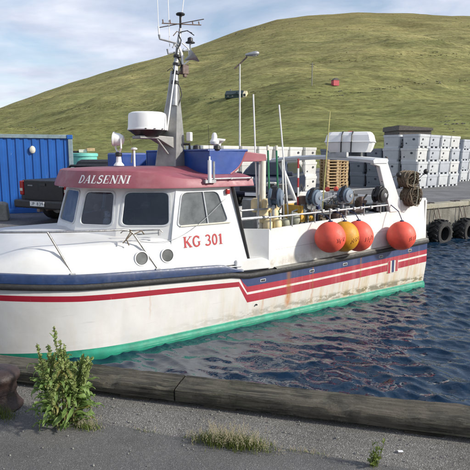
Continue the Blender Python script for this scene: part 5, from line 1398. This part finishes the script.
def container_mat():
    m, nt, b = newmat('blue container paint'); g = G(nt); v = g.coord(); z = g.sep(v)[2]
    c = g.ramp(g.noise(v, 1.2, 8, .6), [(.3, (.010, .085, .33)), (.7, (.016, .115, .42))])
    s_ = g.ramp(g.noise(g.coord(scale=(5, 5, .6)), 2.0, 8, .75), [(.60, 0.0), (.70, 1.0)]); c = g.mix(g.math('MULTIPLY', s_, .25), c, (.25, .33, .42))
    ch = g.ramp(g.noise(v, 6, 8, .8), [(.66, 0.0), (.69, 1.0)]); c = g.mix(g.math('MULTIPLY', ch, .7), c, (.45, .5, .55))
    nt.links.new(c, b.inputs['Base Color']); b.inputs['Roughness'].default_value = .5; return m
M['contblue'] = container_mat()
M['contedge'] = mat('rusted container rail', (.20, .27, .30), .6, var=.3, scale=5, dirt=.6, dirtcol=(.13, .07, .035))
def container():
    # long side towards the boat; local x along, origin at the right front foot
    o = empty('container', (-4.88, 15.75, QZ), R(18.5), 'blue steel container beside the black pickup truck', 'container')
    L_, D_, H_ = 6.06, 2.4, 2.30
    mb = MB(); row0, row1 = [], []; n = 26; pts = []
    for i in range(n):
        x0 = -L_ + .12 + (L_ - .24) * i / n; wd = (L_ - .24) / n
        for f, y in ((0, .045), (.46, .045), (.5, .02), (.96, .02)): pts.append((x0 + wd * f, y))
    row0 = [(x, y, .14) for x, y in pts]; row1 = [(x, y, H_ - .10) for x, y in pts]
    mb.grid([row0, row1]); mb.build('front_panel', M['contblue'], o)
    mb = MB(); mb.box((-L_ / 2, D_ / 2 + .03, H_ / 2), (L_ - .1, D_ - .06, H_ - .06)); mb.build('shell', M['contblue'], o)
    for nm, z, hh, mt in (('bottom_rail', .07, .14, 'contblue'), ('top_rail', H_ - .05, .11, 'contedge')): MB().box((-L_ / 2, .02, z), (L_ - .2, .075, hh)).build(nm, M[mt], o, bevel=.01)
    for x in (-.06, -L_ + .06): MB().box((x, .04, H_ / 2), (.13, .13, H_)).build('corner_post', M['contedge' if x > -1 else 'contblue'], o, bevel=.012)
    for z in (.06, H_ - .06):
        for x in (-.07, -L_ + .07): MB().box((x, .04, z), (.17, .16, .125)).build('corner_casting', M['contblue'], o, bevel=.015)
    MB().lathe([(.001, 0), (.085, 0), (.10, .01), (.085, .05), (.05, .07), (.001, .075)], 18, M=Matrix.Translation((-1.13, .012, 1.86)) @ Matrix.Rotation(R(90), 4, 'X') @ Matrix.Diagonal((.85, 1.15, 1, 1))).build('vent', M['offwhite'], o, smooth=True)
    d = MB().box((-2.55, .0, 1.1), (.9, .045, 1.85)).build('door', M['contblue'], o, bevel=.012)
    MB().box((-2.20, -.035, 1.05), (.05, .05, .16)).build('handle', M['galv'], d)
    MB().box((-2.5, -.026, 1.62), (.5, .012, .4)).build('pane', M['sideglass'], d)
container()
def block():
    mb = MB(); mb.prism([(-.55, 0), (.55, 0), (.52, .42), (.40, .46), (-.5, .44)], 'y', -.35, .35); o = mb.build('concrete_block', M['conc'], bevel=.03); o.location = (-6.55, 13.55, QZ); o.rotation_euler = (0, 0, R(20)); tag(o, 'grey concrete block on the quay in front of the blue container', 'concrete block')
block()

def wheel(parent, x, y, r=.37, w=.25, side=1):
    o = empty('wheel', (x, y, r)); o.parent = parent
    A = Matrix.Rotation(R(90), 4, 'X')
    MB().lathe([(r * .6, -w / 2), (r * .92, -w / 2), (r, -w * .36), (r, w * .36), (r * .92, w / 2), (r * .6, w / 2)], 28, M=A, closed=True).build('tyre', M['tyre'], o, smooth=True)
    MB().lathe([(.001, -w * .3), (r * .62, -w * .42), (r * .62, w * .42), (.001, w * .3)], 20, M=A).build('rim', M['galv'], o, smooth=True)
def pickup():
    # local x forward, y left; origin under the tailgate
    hd = R(60)
    o = empty('pickup_truck', (-4.70, 12.75, QZ), hd, 'black pickup truck parked by the blue container, tailgate towards the water', 'pickup truck')
    def prof(mb, pts, y0, y1, mi=0): mb.prism(pts, 'y', y0, y1, mi)
    # lower body
    mb = MB(); prof(mb, [(0, .48), (.03, 1.08), (1.62, 1.10), (1.66, 1.10), (3.55, 1.08), (4.85, .98), (5.1, .80), (5.12, .5), (4.7, .38), (.4, .40)], -.90, .90); mb.build('body', M['carblack'], o, bevel=.05)
    # cab
    mb = MB(); rows = []
    for z, xa, xb, hw in ((1.08, 1.62, 3.75, .87), (1.25, 1.68, 3.45, .83), (1.52, 1.78, 2.98, .73), (1.58, 1.88, 2.85, .68)):
        rows.append([(xa, -hw, z), (xb, -hw, z), (xb, hw, z), (xa, hw, z), (xa, -hw, z)])
    mb.grid(rows); mb.f.append((15, 16, 17, 18)); mb.m.append(0); cab = mb.build('cab', M['carblack'], o, bevel=.04)
    MB().add([(1.655, -.70, 1.16), (1.655, .70, 1.16), (1.752, .62, 1.46), (1.752, -.62, 1.46)], [(0, 1, 2, 3)]).build('rear_window', M['carglass'], cab)
    for s in (-1, 1): MB().add([(1.85, s * .862, 1.16), (3.35, s * .862, 1.16), (2.95, s * .755, 1.48), (1.92, s * .755, 1.48)], [(0, 1, 2, 3)]).build('side_window', M['carglass'], cab)
    MB().add([(3.72, -.75, 1.12), (3.72, .75, 1.12), (3.06, .64, 1.42), (3.06, -.64, 1.42)], [(0, 1, 2, 3)]).build('windscreen', M['carglass'], cab)
    # roll bar in the bed
    mb = MB(); mb.tube([(1.35, -.80, 1.08), (1.45, -.74, 1.34), (1.5, -.66, 1.41), (1.5, .66, 1.41), (1.45, .74, 1.34), (1.35, .80, 1.08)], .035, 8); mb.tube([(1.5, -.5, 1.40), (1.5, -.5, 1.08)], .02, 6); mb.tube([(1.5, .5, 1.40), (1.5, .5, 1.08)], .02, 6); mb.build('roll_bar', M['black'], o, smooth=True)
    # tailgate, lights, bumper, plate
    t = MB().box((-.015, 0, .83), (.05, 1.40, .50)).build('tailgate', M['carblack'], o, bevel=.025)
    MB().box((-.045, 0, .98), (.02, .22, .06)).build('handle', M['black'], t)
    for y0 in (.52, -.60):
        for k in range(4): MB().box((-.043, y0 - k * .045, .95), (.006, .03, .03)).build('badge_letter', M['galv'], t)
    for s in (-1, 1):
        l = MB().box((-.0, s * .80, .88), (.08, .15, .36)).build('tail_light', M['redlens'], o, bevel=.03); MB().box((-.042, s * .80, .84), (.01, .10, .07)).build('reverse_lens', M['clearlens'], l)
    b_ = MB().box((-.12, 0, .50), (.20, 1.78, .20)).build('rear_bumper', M['black'], o, bevel=.04)
    pl = MB().box((-.232, 0, .52), (.012, .50, .115)).build('number_plate', M['white2'], o)
    mbx, tot = letters('JP 839', lambda x, y, dp: Vector((-.2385 - dp, .20 - x * .105, .485 + y * .075)), gap=.1); mbx.build('plate_number', M['darkmark'], pl, recalc=False)
    MB().box((-.15, 0, .36), (.12, .10, .08)).build('tow_hitch', M['ruststeel'], o, bevel=.01)
    MB().tube([(.3, .3, .34), (4.0, .3, .34)], .06, 8).build('exhaust', M['ruststeel'], o)
    for s in (-1, 1):
        wheel(o, .98, s * .78); wheel(o, 4.2, s * .78)
        MB().box((3.42, s * .98, 1.18), (.14, .2, .17)).build('mirror', M['carblack'], o, bevel=.04)
        MB().box((5.04, s * .66, .78), (.14, .36, .16)).build('headlight', M['clearlens'], o, bevel=.03)
pickup()
def car():
    hd = BANG + math.pi + R(14)                   # nose towards the container
    f = W(-4.2, 7.1)
    o = empty('parked_car', (1.30, 19.3, QZ), R(250), 'dark blue estate car parked on the quay behind the boat deck', 'car')
    mb = MB(); mb.prism([(-2.15, .45), (-2.2, .85), (-2.05, 1.02), (.75, 1.0), (1.75, .88), (2.05, .72), (2.12, .42), (1.7, .28), (-1.8, .28)], 'y', -.87, .87); mb.build('body', M['carblue'], o, bevel=.08)
    mb = MB(); rows = []
    for z, xa, xb, hw in ((.98, -2.08, .95, .83), (1.2, -2.0, .62, .77), (1.47, -1.75, .1, .66), (1.53, -1.6, -.1, .6)):
        rows.append([(xa, -hw, z), (xb, -hw, z), (xb, hw, z), (xa, hw, z), (xa, -hw, z)])
    mb.grid(rows); mb.f.append((15, 16, 17, 18)); mb.m.append(0); cab = mb.build('cab', M['carblue'], o, bevel=.04)
    MB().add([(.935, -.70, 1.03), (.935, .70, 1.03), (.20, .60, 1.45), (.20, -.60, 1.45)], [(0, 1, 2, 3)]).build('windscreen', M['carglass'], cab)
    for s in (-1, 1):
        MB().add([(-1.85, s * .822, 1.05), (.62, s * .822, 1.05), (.12, s * .705, 1.42), (-1.65, s * .705, 1.42)], [(0, 1, 2, 3)]).build('side_window', M['carglass'], cab)
        MB().tube([(-1.5, s * .55, 1.57), (.0, s * .55, 1.57)], .025, 8).build('roof_bar', M['galv'], o)
        h = MB().box((1.93, s * .62, .74), (.26, .34, .17)).build('headlight', M['clearlens'], o, bevel=.05)
        MB().box((.72, s * .95, 1.06), (.13, .2, .15)).build('mirror', M['carblue'], o, bevel=.04)
        wheel(o, 1.38, s * .78, .32, .21); wheel(o, -1.35, s * .78, .32, .21)
    MB().box((2.10, 0, .60), (.05, .9, .16)).build('grille', M['black'], o, bevel=.02)
    MB().box((2.14, 0, .42), (.015, .50, .11)).build('number_plate', M['white2'], o)
car()

def teal_vat():
    o = empty('round_vat', (-5.95, 20.6, QZ), 0, 'turquoise round vat with boxes on top behind the blue container', 'vat')
    MB().lathe([(.001, .0), (.44, .0), (.46, .05), (.49, .65), (.50, 1.66), (.54, 1.68), (.54, 1.78), (.50, 1.80), (.001, 1.78)], 28).build('tank', M['teal'], o, smooth=True)
    for k in range(3): MB().box((-.3 + .28 * k, 0, 1.83 + .05 * k), (.3, .4, .12), rz=.2 * k).build('crate', M[('rust', 'offwhite', 'wood')[k]], o, bevel=.01)
    MB().lathe([(.001, 0), (.07, 0), (.07, .01), (.001, .01)], 12, M=Matrix.Translation((.12, -.505, 1.4)) @ Matrix.Rotation(R(90), 4, 'X')).build('printed_mark', M['darkmark'], o)
teal_vat()
def tarp():
    o = empty('covered_boat', (-4.5, 21.5, QZ), R(8), 'low dinghy under a bright blue tarpaulin behind the pickup truck', 'covered boat')
    mb = MB(); rows = []
    for i in range(13):
        x = lerp(-1.7, 1.7, i / 12); k = math.sqrt(max(0.02, 1 - (x / 1.75) ** 2)); rows.append([(x, .7 * k * math.cos(math.pi * j / 10), .25 + (.95 * (.55 + .45 * k) + .04 * mnoise.noise((x * 4, j, 0))) * math.sin(math.pi * j / 10)) for j in range(11)])
    mb.grid(rows); mb.build('tarpaulin', M['tarp'], o, smooth=True, angle=60)
    mb = MB(); mb.prism([(-1.7, .35), (-1.2, .02), (1.2, .02), (1.7, .35)], 'y', -.6, .6); mb.build('keel', M['white2'], o, bevel=.05)
M['tarp'] = mat('bright blue tarpaulin', (.015, .15, .50), .45, var=.15, scale=4, bump=.3, bscale=9)
tarp()
def wall_stub():
    mb = MB(); mb.prism([(-.75, 0), (.75, 0), (.75, 1.52), (.55, 1.62), (-.4, 1.60), (-.75, 1.3)], 'y', -.2, .2); o = mb.build('concrete_wall', M['conc'], bevel=.03); o.location = (-5.05, 24.2, QZ); tag(o, 'grey concrete wall stub beyond the blue tarpaulin', 'wall')
wall_stub()

def street_lamp():
    o = empty('street_lamp', (.28, 31.0, QZ), 0, 'tall galvanised street lamp with one angled arm behind the boat', 'street lamp')
    MB().lathe([(.001, 0), (.12, 0), (.12, .9), (.065, 1.0), (.042, 7.0), (.001, 7.0)], 12).build('pole', M['lamppole'], o, smooth=True)
    MB().tube([(-.32, 0, 6.70), (-.02, 0, 6.95), (.42, -.05, 7.36)], .045, 8).build('arm', M['ruststeel'], o, smooth=True)
    MT = Matrix.Translation((.72, -.08, 7.50)) @ Matrix.Rotation(R(-8), 4, 'Y')
    MB().lathe([(.02, -.42), (.09, -.38), (.14, -.15), (.19, .1), (.17, .28), (.08, .38), (.01, .40)], 18, M=MT @ Matrix.Rotation(R(90), 4, 'Y') @ Matrix.Diagonal((.75, 1, 1, 1))).build('lamp_head', M['galv'], o, smooth=True)
    MB().lathe([(.01, -.12), (.15, .02), (.16, .2), (.01, .3)], 14, M=MT @ Matrix.Translation((0, 0, -.05)) @ Matrix.Rotation(R(90), 4, 'Y') @ Matrix.Diagonal((.7, .9, 1, 1))).build('lens', M['clearlens'], o, smooth=True)
M['lamppole'] = mat('pale galvanised pole', (.50, .50, .47), .5, metal=.2, var=.15)
street_lamp()

def shed():
    o = empty('shed', (18.3, 56, QZ), R(6), 'brown sheet metal shed behind the road block of tubs', 'shed')
    MB().box((0, 0, 2.2), (3.4, 4, 4.4)).build('wall', M['bark'], o)
    MB().prism([(-1.85, 4.35), (1.85, 4.35), (1.8, 4.6), (-1.8, 4.85)], 'y', -2.15, 2.15).build('roof', M['bark'], o)
    MB().box((-.3, -2.02, 1.1), (1.2, .06, 2.1)).build('door', M['conc'], o)
shed()
def house():
    Y = next(80 + i for i in range(500) if (hill_z(235, 80 + i) - 2.85) / (80 + i) >= slope_of(97.5)); X = .0
    zz = hill_z(235, Y)
    o = empty('cottage', (X, Y, zz - .6), R(-14), 'small cottage with dark green roof and cream gable on the hillside', 'cottage')
    o.scale = (.82, .82, .82)
    L_, D_, e, h = 8.2, 4.6, 1.7, 3.3
    MB().box((0, 0, e / 2), (L_, D_, e)).build('wall', M['cot_green'], o)
    MB().prism([(-D_ / 2, e), (D_ / 2, e), (0, h)], 'x', -L_ / 2 + .1, L_ / 2 - .05).build('loft', M['cot_green'], o)
    for s in (-1, 1): MB().add([(-L_ / 2, s * (D_ / 2 + .3), e - .2), (L_ / 2 - .2, s * (D_ / 2 + .3), e - .2), (L_ / 2 - .2, 0, h + .12), (-L_ / 2, 0, h + .12), (-L_ / 2, s * (D_ / 2 + .3), e - .05), (L_ / 2 - .2, s * (D_ / 2 + .3), e - .05), (L_ / 2 - .2, 0, h + .27), (-L_ / 2, 0, h + .27)], [(0, 1, 2, 3), (4, 5, 6, 7), (0, 1, 5, 4), (1, 2, 6, 5), (2, 3, 7, 6), (3, 0, 4, 7)]).build('roof', M['cot_roof'], o)
    g = MB(); g.prism([(-D_ / 2 - .1, 0), (D_ / 2 + .1, 0), (D_ / 2 + .1, e), (0, h), (-D_ / 2 - .1, e)], 'x', L_ / 2, L_ / 2 + 1.5); g.build('gable', M['cream_wall'], o)
    MB().prism([(-.5, 1.6), (.5, 1.6), (.5, 2.4), (0, 2.8), (-.5, 2.4)], 'y', -D_ / 2 - .6, .0, M=Matrix.Translation((1.6, 0, 0))).build('dormer', M['cot_roof'], o)
    for x in (-2.6, -.6): MB().box((x, -D_ / 2 - .04, .95), (.7, .1, .6)).build('window', M['conc'], o)
    MB().box((L_ / 2 + .75, -D_ / 2 - .12, 1.3), (.8, .08, 1.0)).build('window', M['darkmark'], o)
    MB().box((-2, 0, h + .45), (.5, .5, .9)).build('chimney', M['conc'], o)
M['cot_green'] = mat('dark green boards', (.03, .055, .05), .7, scale=.5); M['cot_roof'] = mat('dark green roof sheet', (.028, .045, .05), .7, scale=.5); M['cream_wall'] = mat('cream wall', (.62, .55, .36), .7, scale=.5)
house()
def hillside_bits():
    def at(px, py):
        for i in range(560):
            Y = 80 + i
            if (hill_z(px, Y) - 2.85) / Y >= slope_of(py): return (px - 235) / 517 * Y, Y, hill_z(px, Y)
    x, y, z = at(332, 86)
    o = empty('hut', (x, y, z - .2), R(20), 'tiny red hut on the grassy slope', 'hut'); MB().box((0, 0, .9), (2.2, 1.8, 1.9)).build('wall', M['red'], o); MB().prism([(-1.3, 1.85), (1.3, 1.85), (0, 2.7)], 'y', -1.0, 1.0).build('roof', M['bark'], o)
    x, y, z = at(309.5, 86)
    o = empty('utility_pole', (x, y, z - .3), 0, 'thin wooden utility pole with crossarm on the slope', 'pole'); MB().tube([(0, 0, 0), (0, 0, 8.2)], .16, 6).build('pole', M['conc'], o); MB().box((0, 0, 7.6), (1.8, .14, .16)).build('crossarm', M['bark'], o)
    MB().box((0, 0, 6.9), (1.3, .14, .16)).build('crossarm', M['bark'], o)
hillside_bits()

def tyre_fender(u, label, z=.16, r=.44, tilt=0):
    p = W(u, QV - .25, z); o = empty('tyre_fender', p, BANG + R(tilt), label, 'tyre', 'tyres hung on the quay wall')
    A = Matrix.Rotation(R(90), 4, 'X'); w = .44
    MB().lathe([(r * .52, -w * .42), (r * .62, -w * .5), (r * .88, -w * .48), (r * .97, -w * .38), (r, -w * .2), (r, w * .2), (r * .97, w * .38), (r * .88, w * .48), (r * .62, w * .5), (r * .52, w * .42), (r * .56, w * .2), (r * .56, -w * .2)], 40, M=A, closed=True).build('tyre', M['tyre'], o, smooth=True)
    n = 16
    lug = None
    for k in range(n):
        for s in (-1, 1):
            a = 2 * math.pi * (k + (.5 if s > 0 else 0)) / n
            if lug is None:
                mb = MB(); mb.box((0, 0, 0), (.07, w * .46, .06)); lug = q = mb.build('tread_lug', M['tyre'], o, bevel=.012)
            else:
                q = lug.copy(); COL.objects.link(q); q.parent = o
            q.matrix_local = Matrix.Rotation(a, 4, 'Y') @ Matrix.Translation((0, s * w * .2, r + .012)) @ Matrix.Rotation(R(28) * s, 4, 'Z')
    for s in (-1, 1): MB().tube([(s * .1, .02, r * .55), (s * .13, .24, QZ - z - .1), (s * .13, .40, QZ - z + .05), (s * .13, .62, QZ - z + .05)], .016, 6).build('chain', M['ruststeel'], o)
tyre_fender(4.55, 'big black tractor tyre on the quay wall next to the boat stern')
tyre_fender(5.95, 'big black tractor tyre second along from the boat stern', .22, .45)
tyre_fender(7.5, 'big black tractor tyre third along from the boat stern', .18)
tyre_fender(3.1, 'big black tractor tyre half hidden behind the boat stern', .18)

# ------------------------------------------------------------------ things on the near quay
def bollard():
    o = empty('bollard', NQ(-1.56, -.30, QZ - .005), R(-14), 'rusty iron mooring bollard with a rounded head at the quay edge', 'bollard')
    MB().lathe([(.001, 0), (.155, 0), (.155, .012), (.14, .03), (.118, .09), (.112, .14), (.114, .155)], 36).build('base', M['rust'], o, smooth=True, angle=60)
    MB().lathe([(.105, .145), (.122, .15), (.118, .19), (.124, .225), (.142, .25), (.146, .275), (.135, .305), (.10, .325), (.05, .333), (.001, .335)], 36).build('head', M['rust'], o, smooth=True, angle=60)
    MB().tube([(-.2, 0, .22), (-.1, 0, .22), (.0, 0, .22), (.1, 0, .22)], .04, 12).build('cross_pin', M['rust'], o, smooth=True)
bollard(); bpy.data.objects['bollard'].scale = (1, 1, .8)

def leaf_mat(name, a, b_, trans=.35):
    m, nt, b = newmat(name); g = G(nt); v = g.coord(); N = nt.nodes
    n = g.noise(v, 14, 6, .65); oi = N.new('ShaderNodeObjectInfo')
    c = g.ramp(g.math('ADD', g.math('MULTIPLY', n, .7), g.math('MULTIPLY', oi.outputs['Random'], .3)), [(.25, a), (.75, b_)])
    nt.links.new(c, b.inputs['Base Color']); b.inputs['Roughness'].default_value = .55
    tl = N.new('ShaderNodeBsdfTranslucent'); nt.links.new(c, tl.inputs[0]); mx = N.new('ShaderNodeMixShader'); mx.inputs[0].default_value = trans
    nt.links.new(b.outputs[0], mx.inputs[1]); nt.links.new(tl.outputs[0], mx.inputs[2]); nt.links.new(mx.outputs[0], N['Material Output'].inputs[0]); return m
M['leaf'] = leaf_mat('dock leaf', (.10, .18, .042), (.22, .32, .09))
M['leafdry'] = leaf_mat('yellowing dock leaf', (.17, .18, .05), (.27, .24, .07))
M['seed'] = leaf_mat('dock seed head', (.17, .24, .065), (.29, .35, .12), .35)
M['stem'] = leaf_mat('dock stem', (.10, .12, .035), (.17, .14, .06), .1)
M['grass'] = leaf_mat('quay grass', (.075, .115, .022), (.16, .19, .04), .35)
M['straw'] = leaf_mat('dry grass stalk', (.30, .26, .16), (.44, .39, .28), .25)
M['weed'] = leaf_mat('yellow green weed leaf', (.11, .16, .025), (.19, .24, .05), .35)
def leaf_mesh(L_, wd, droop, wave, seed, mt):
    r = random.Random(seed); mb = MB(); rows = []; n = 9
    for i in range(n + 1):
        t = i / n; w = wd * (math.sin(math.pi * min(1, t * .93 + .07)) ** .75) * (1 - .25 * t)
        if i == 0: w = wd * .12
        x = L_ * t * math.cos(droop * t * .8); z = L_ * (t * .55 - droop * t * t * .55)
        row = []
        for j, s in enumerate((-1, -.5, 0, .5, 1)):
            row.append((x, w * s, z + abs(s) * w * .35 + wave * math.sin(t * 15 + s * 4 + seed) * abs(s) * .5))
        rows.append(row)
    mb.grid(rows); o = mb.build('leaf', mt, smooth=True, recalc=False, angle=180)
    me = o.data; bpy.data.objects.remove(o); return me
def dock_plant():
    r = random.Random(4)
    o = empty('dock_plant', NQ(-.995, -.40, QZ), 0, 'tall green dock plant with seed spikes growing beside the bollard', 'plant')
    meshes = [leaf_mesh(r.uniform(.12, .22), r.uniform(.011, .019), r.uniform(.4, 1.6), .014, k, M['leaf'] if k < 7 else M['leafdry']) for k in range(9)]
    stems = []
    for k in range(15):
        a = r.uniform(0, 6.28); d = r.uniform(.0, .085); lean = r.uniform(.02, .12); h = r.uniform(.34, .56) if k > 4 else r.uniform(.48, .60)
        b = Vector((d * math.cos(a), d * math.sin(a), 0)); tip = b + Vector((lean * math.cos(a) + r.uniform(-.03, .03), lean * math.sin(a) + r.uniform(-.03, .03), h)); mid = b.lerp(tip, .5) + Vector((r.uniform(-.012, .012), r.uniform(-.012, .012), 0))
        pts = [b, b.lerp(mid, .6), mid, mid.lerp(tip, .5), tip]
        MB().tube(pts, [.007, .006, .0052, .004, .002], 6).build('stem', M['stem'], o, smooth=True); stems.append(pts)
        # whorled seed clusters up the top half, with side branches
        mb = MB()
        def cluster(c, s):
            for q in range(7):
                dd = Vector((r.gauss(0, 1), r.gauss(0, 1), r.gauss(0, .8))).normalized() * s * r.uniform(.4, 1.1); e = c + dd; sz = r.uniform(.0035, .0075)
                x = dd.normalized().orthogonal() * sz; y = dd.normalized() * sz * 1.7
                mb.add([e - y, e + x, e + y, e - x], [(0, 1, 2, 3)])
        def along(P, lo, n, s):
            for q in range(n):
                f = lo + (1 - lo) * q / n; i = min(3, int(f * 4)); c = P[i].lerp(P[i + 1], f * 4 - i); cluster(c, s * (1.1 - .6 * f))
        along(pts, .30, 26, .017)
        for q in range(r.randint(3, 6)):
            f = r.uniform(.4, .8); i = min(3, int(f * 4)); c = pts[i].lerp(pts[i + 1], f * 4 - i); aa = r.uniform(0, 6.28); l = r.uniform(.05, .13)
            e = c + Vector((math.cos(aa) * l * .5, math.sin(aa) * l * .5, l)); P = [c.lerp(e, t / 4) for t in range(5)]; mb.tube(P, .0018, 4); along(P, .15, 9, .011)
        tag(mb.build('seed_head', M['seed'], o, recalc=False), kind='stuff')
    for k in range(210):
        P = r.choice(stems); f = r.random() ** 1.1 * .84; i = min(3, int(f * 4)); c = P[i].lerp(P[i + 1], f * 4 - i)
        q = bpy.data.objects.new('leaf', meshes[r.randint(0, 6) if r.random() < .95 else r.randint(7, 8)]); COL.objects.link(q); q.parent = o; q.location = c
        s = lerp(1.15, .48, f) * r.uniform(.75, 1.15); q.scale = (s, s, s); out = math.atan2(c.y, c.x) + r.gauss(0, .9)
        q.rotation_euler = (r.gauss(0, .25), r.gauss(-.15, .35) + lerp(.25, -.35, f), out)
dock_plant()
def tuft(name, s, n, L_, W_, cnt, h0, h1, straw, label, cat, seed, mt='grass', dz=0):
    r = random.Random(seed); o = empty(name, NQ(s, n, QZ + dz), math.atan2(ND.y, ND.x), label, cat)
    for part, frac, m_ in (('blade', 1 - straw, M[mt]), ('stalk', straw, M['straw'])):
        mb = MB()
        for k in range(int(cnt * frac)):
            x = r.gauss(0, L_ * .42); x = max(-L_, min(L_, x)); y = r.gauss(0, W_ * .5); env = math.sqrt(max(.08, 1 - (x / (L_ * 1.05)) ** 2)); h = r.uniform(h0, h1) * env * (1.25 if part == 'stalk' else .8); a = r.uniform(0, 6.28); ln = r.uniform(.1, .65) * h
            dx, dy = math.cos(a), math.sin(a); w = r.uniform(.0014, .0028) if part == 'blade' else .0009
            P = []
            for t in (0, .4, .75, 1):
                c = Vector((x + dx * ln * t * t, y + dy * ln * t * t, h * (t - .12 * t * t))); ww = w * (1 - t * .9); P += [c + Vector((-dy * ww, dx * ww, 0)), c + Vector((dy * ww, -dx * ww, 0))]
            mb.add(P, [(0, 1, 3, 2), (2, 3, 5, 4), (4, 5, 7, 6)])
            if part == 'stalk':
                tip = Vector((x + dx * ln, y + dy * ln, h * .88))
                for q in range(5):
                    c = tip + Vector((r.gauss(0, .004), r.gauss(0, .004), -.008 * q)); mb.add([c + Vector((0, 0, .005)), c + Vector((.0014, .001, 0)), c - Vector((0, 0, .005)), c - Vector((.0014, .001, 0))], [(0, 1, 2, 3)])
        if mb.f: tag(mb.build(part, m_, o, recalc=False), kind='stuff')
    return o
tuft('grass_tuft', .08, -.38, .29,   .06, 1700, .05, .11, .16, 'dry seeding grass tuft along the asphalt joint', 'grass', 1)
tuft('grass_tuft', -1.46, -.44, .17, .07, 420, .04, .11, .0, 'fresh green grass clump at the foot of the bollard', 'grass', 2)
tuft('grass_tuft', -.83, -.42, .12, .04, 330, .03, .08, .12, 'yellow green grass clump at the foot of the dock plant', 'grass', 3, 'weed')
tuft('grass_tuft', -.48, -.37, .16, .02, 70, .015, .035, .1, 'sparse short grass between dock plant and dry tuft', 'grass', 4)
tuft('grass_tuft', .5, -.36, .17, .02, 110, .015, .04, .25, 'low grass strip in the joint beside the dry tuft', 'grass', 5, 'weed')
def small_weed():
    r = random.Random(9); o = empty('weed', NQ(.87, -.40, QZ - .005), 0, 'small yellow green weed standing alone near the edge beam', 'weed')
    me = leaf_mesh(.038, .0085, .6, .003, 3, M['weed'])
    for k in range(9):
        a = r.uniform(0, 6.28); d = .02 * r.random(); h = r.uniform(.08, .19); b = Vector((d * math.cos(a), d * math.sin(a), 0)); tip = b + Vector((r.gauss(0, .018), r.gauss(0, .018), h))
        MB().tube([b, b.lerp(tip, .5), tip], [.0022, .0018, .001], 5).build('stem', M['weed'], o)
        for q in range(9):
            f = r.uniform(.15, 1); l = bpy.data.objects.new('leaf', me); COL.objects.link(l); l.parent = o; l.location = b.lerp(tip, f); s = r.uniform(.5, 1.1) * (1.2 - .5 * f); l.scale = (s, s, s); l.rotation_euler = (r.gauss(0, .3), r.gauss(-.2, .4), r.uniform(0, 6.28))
small_weed()
def litter():
    mb = MB(); rows = [[(x * .007, y * .005, .004 + .004 * mnoise.noise((x, y, 2))) for x in range(-2, 3)] for y in range(-2, 3)]
    mb.grid(rows); o = mb.build('paper_scrap', M['white2'], smooth=True); o.location = NQ(1.02, -.20, QZ); tag(o, 'crumpled white paper scrap on the gravel strip', 'litter')
litter()
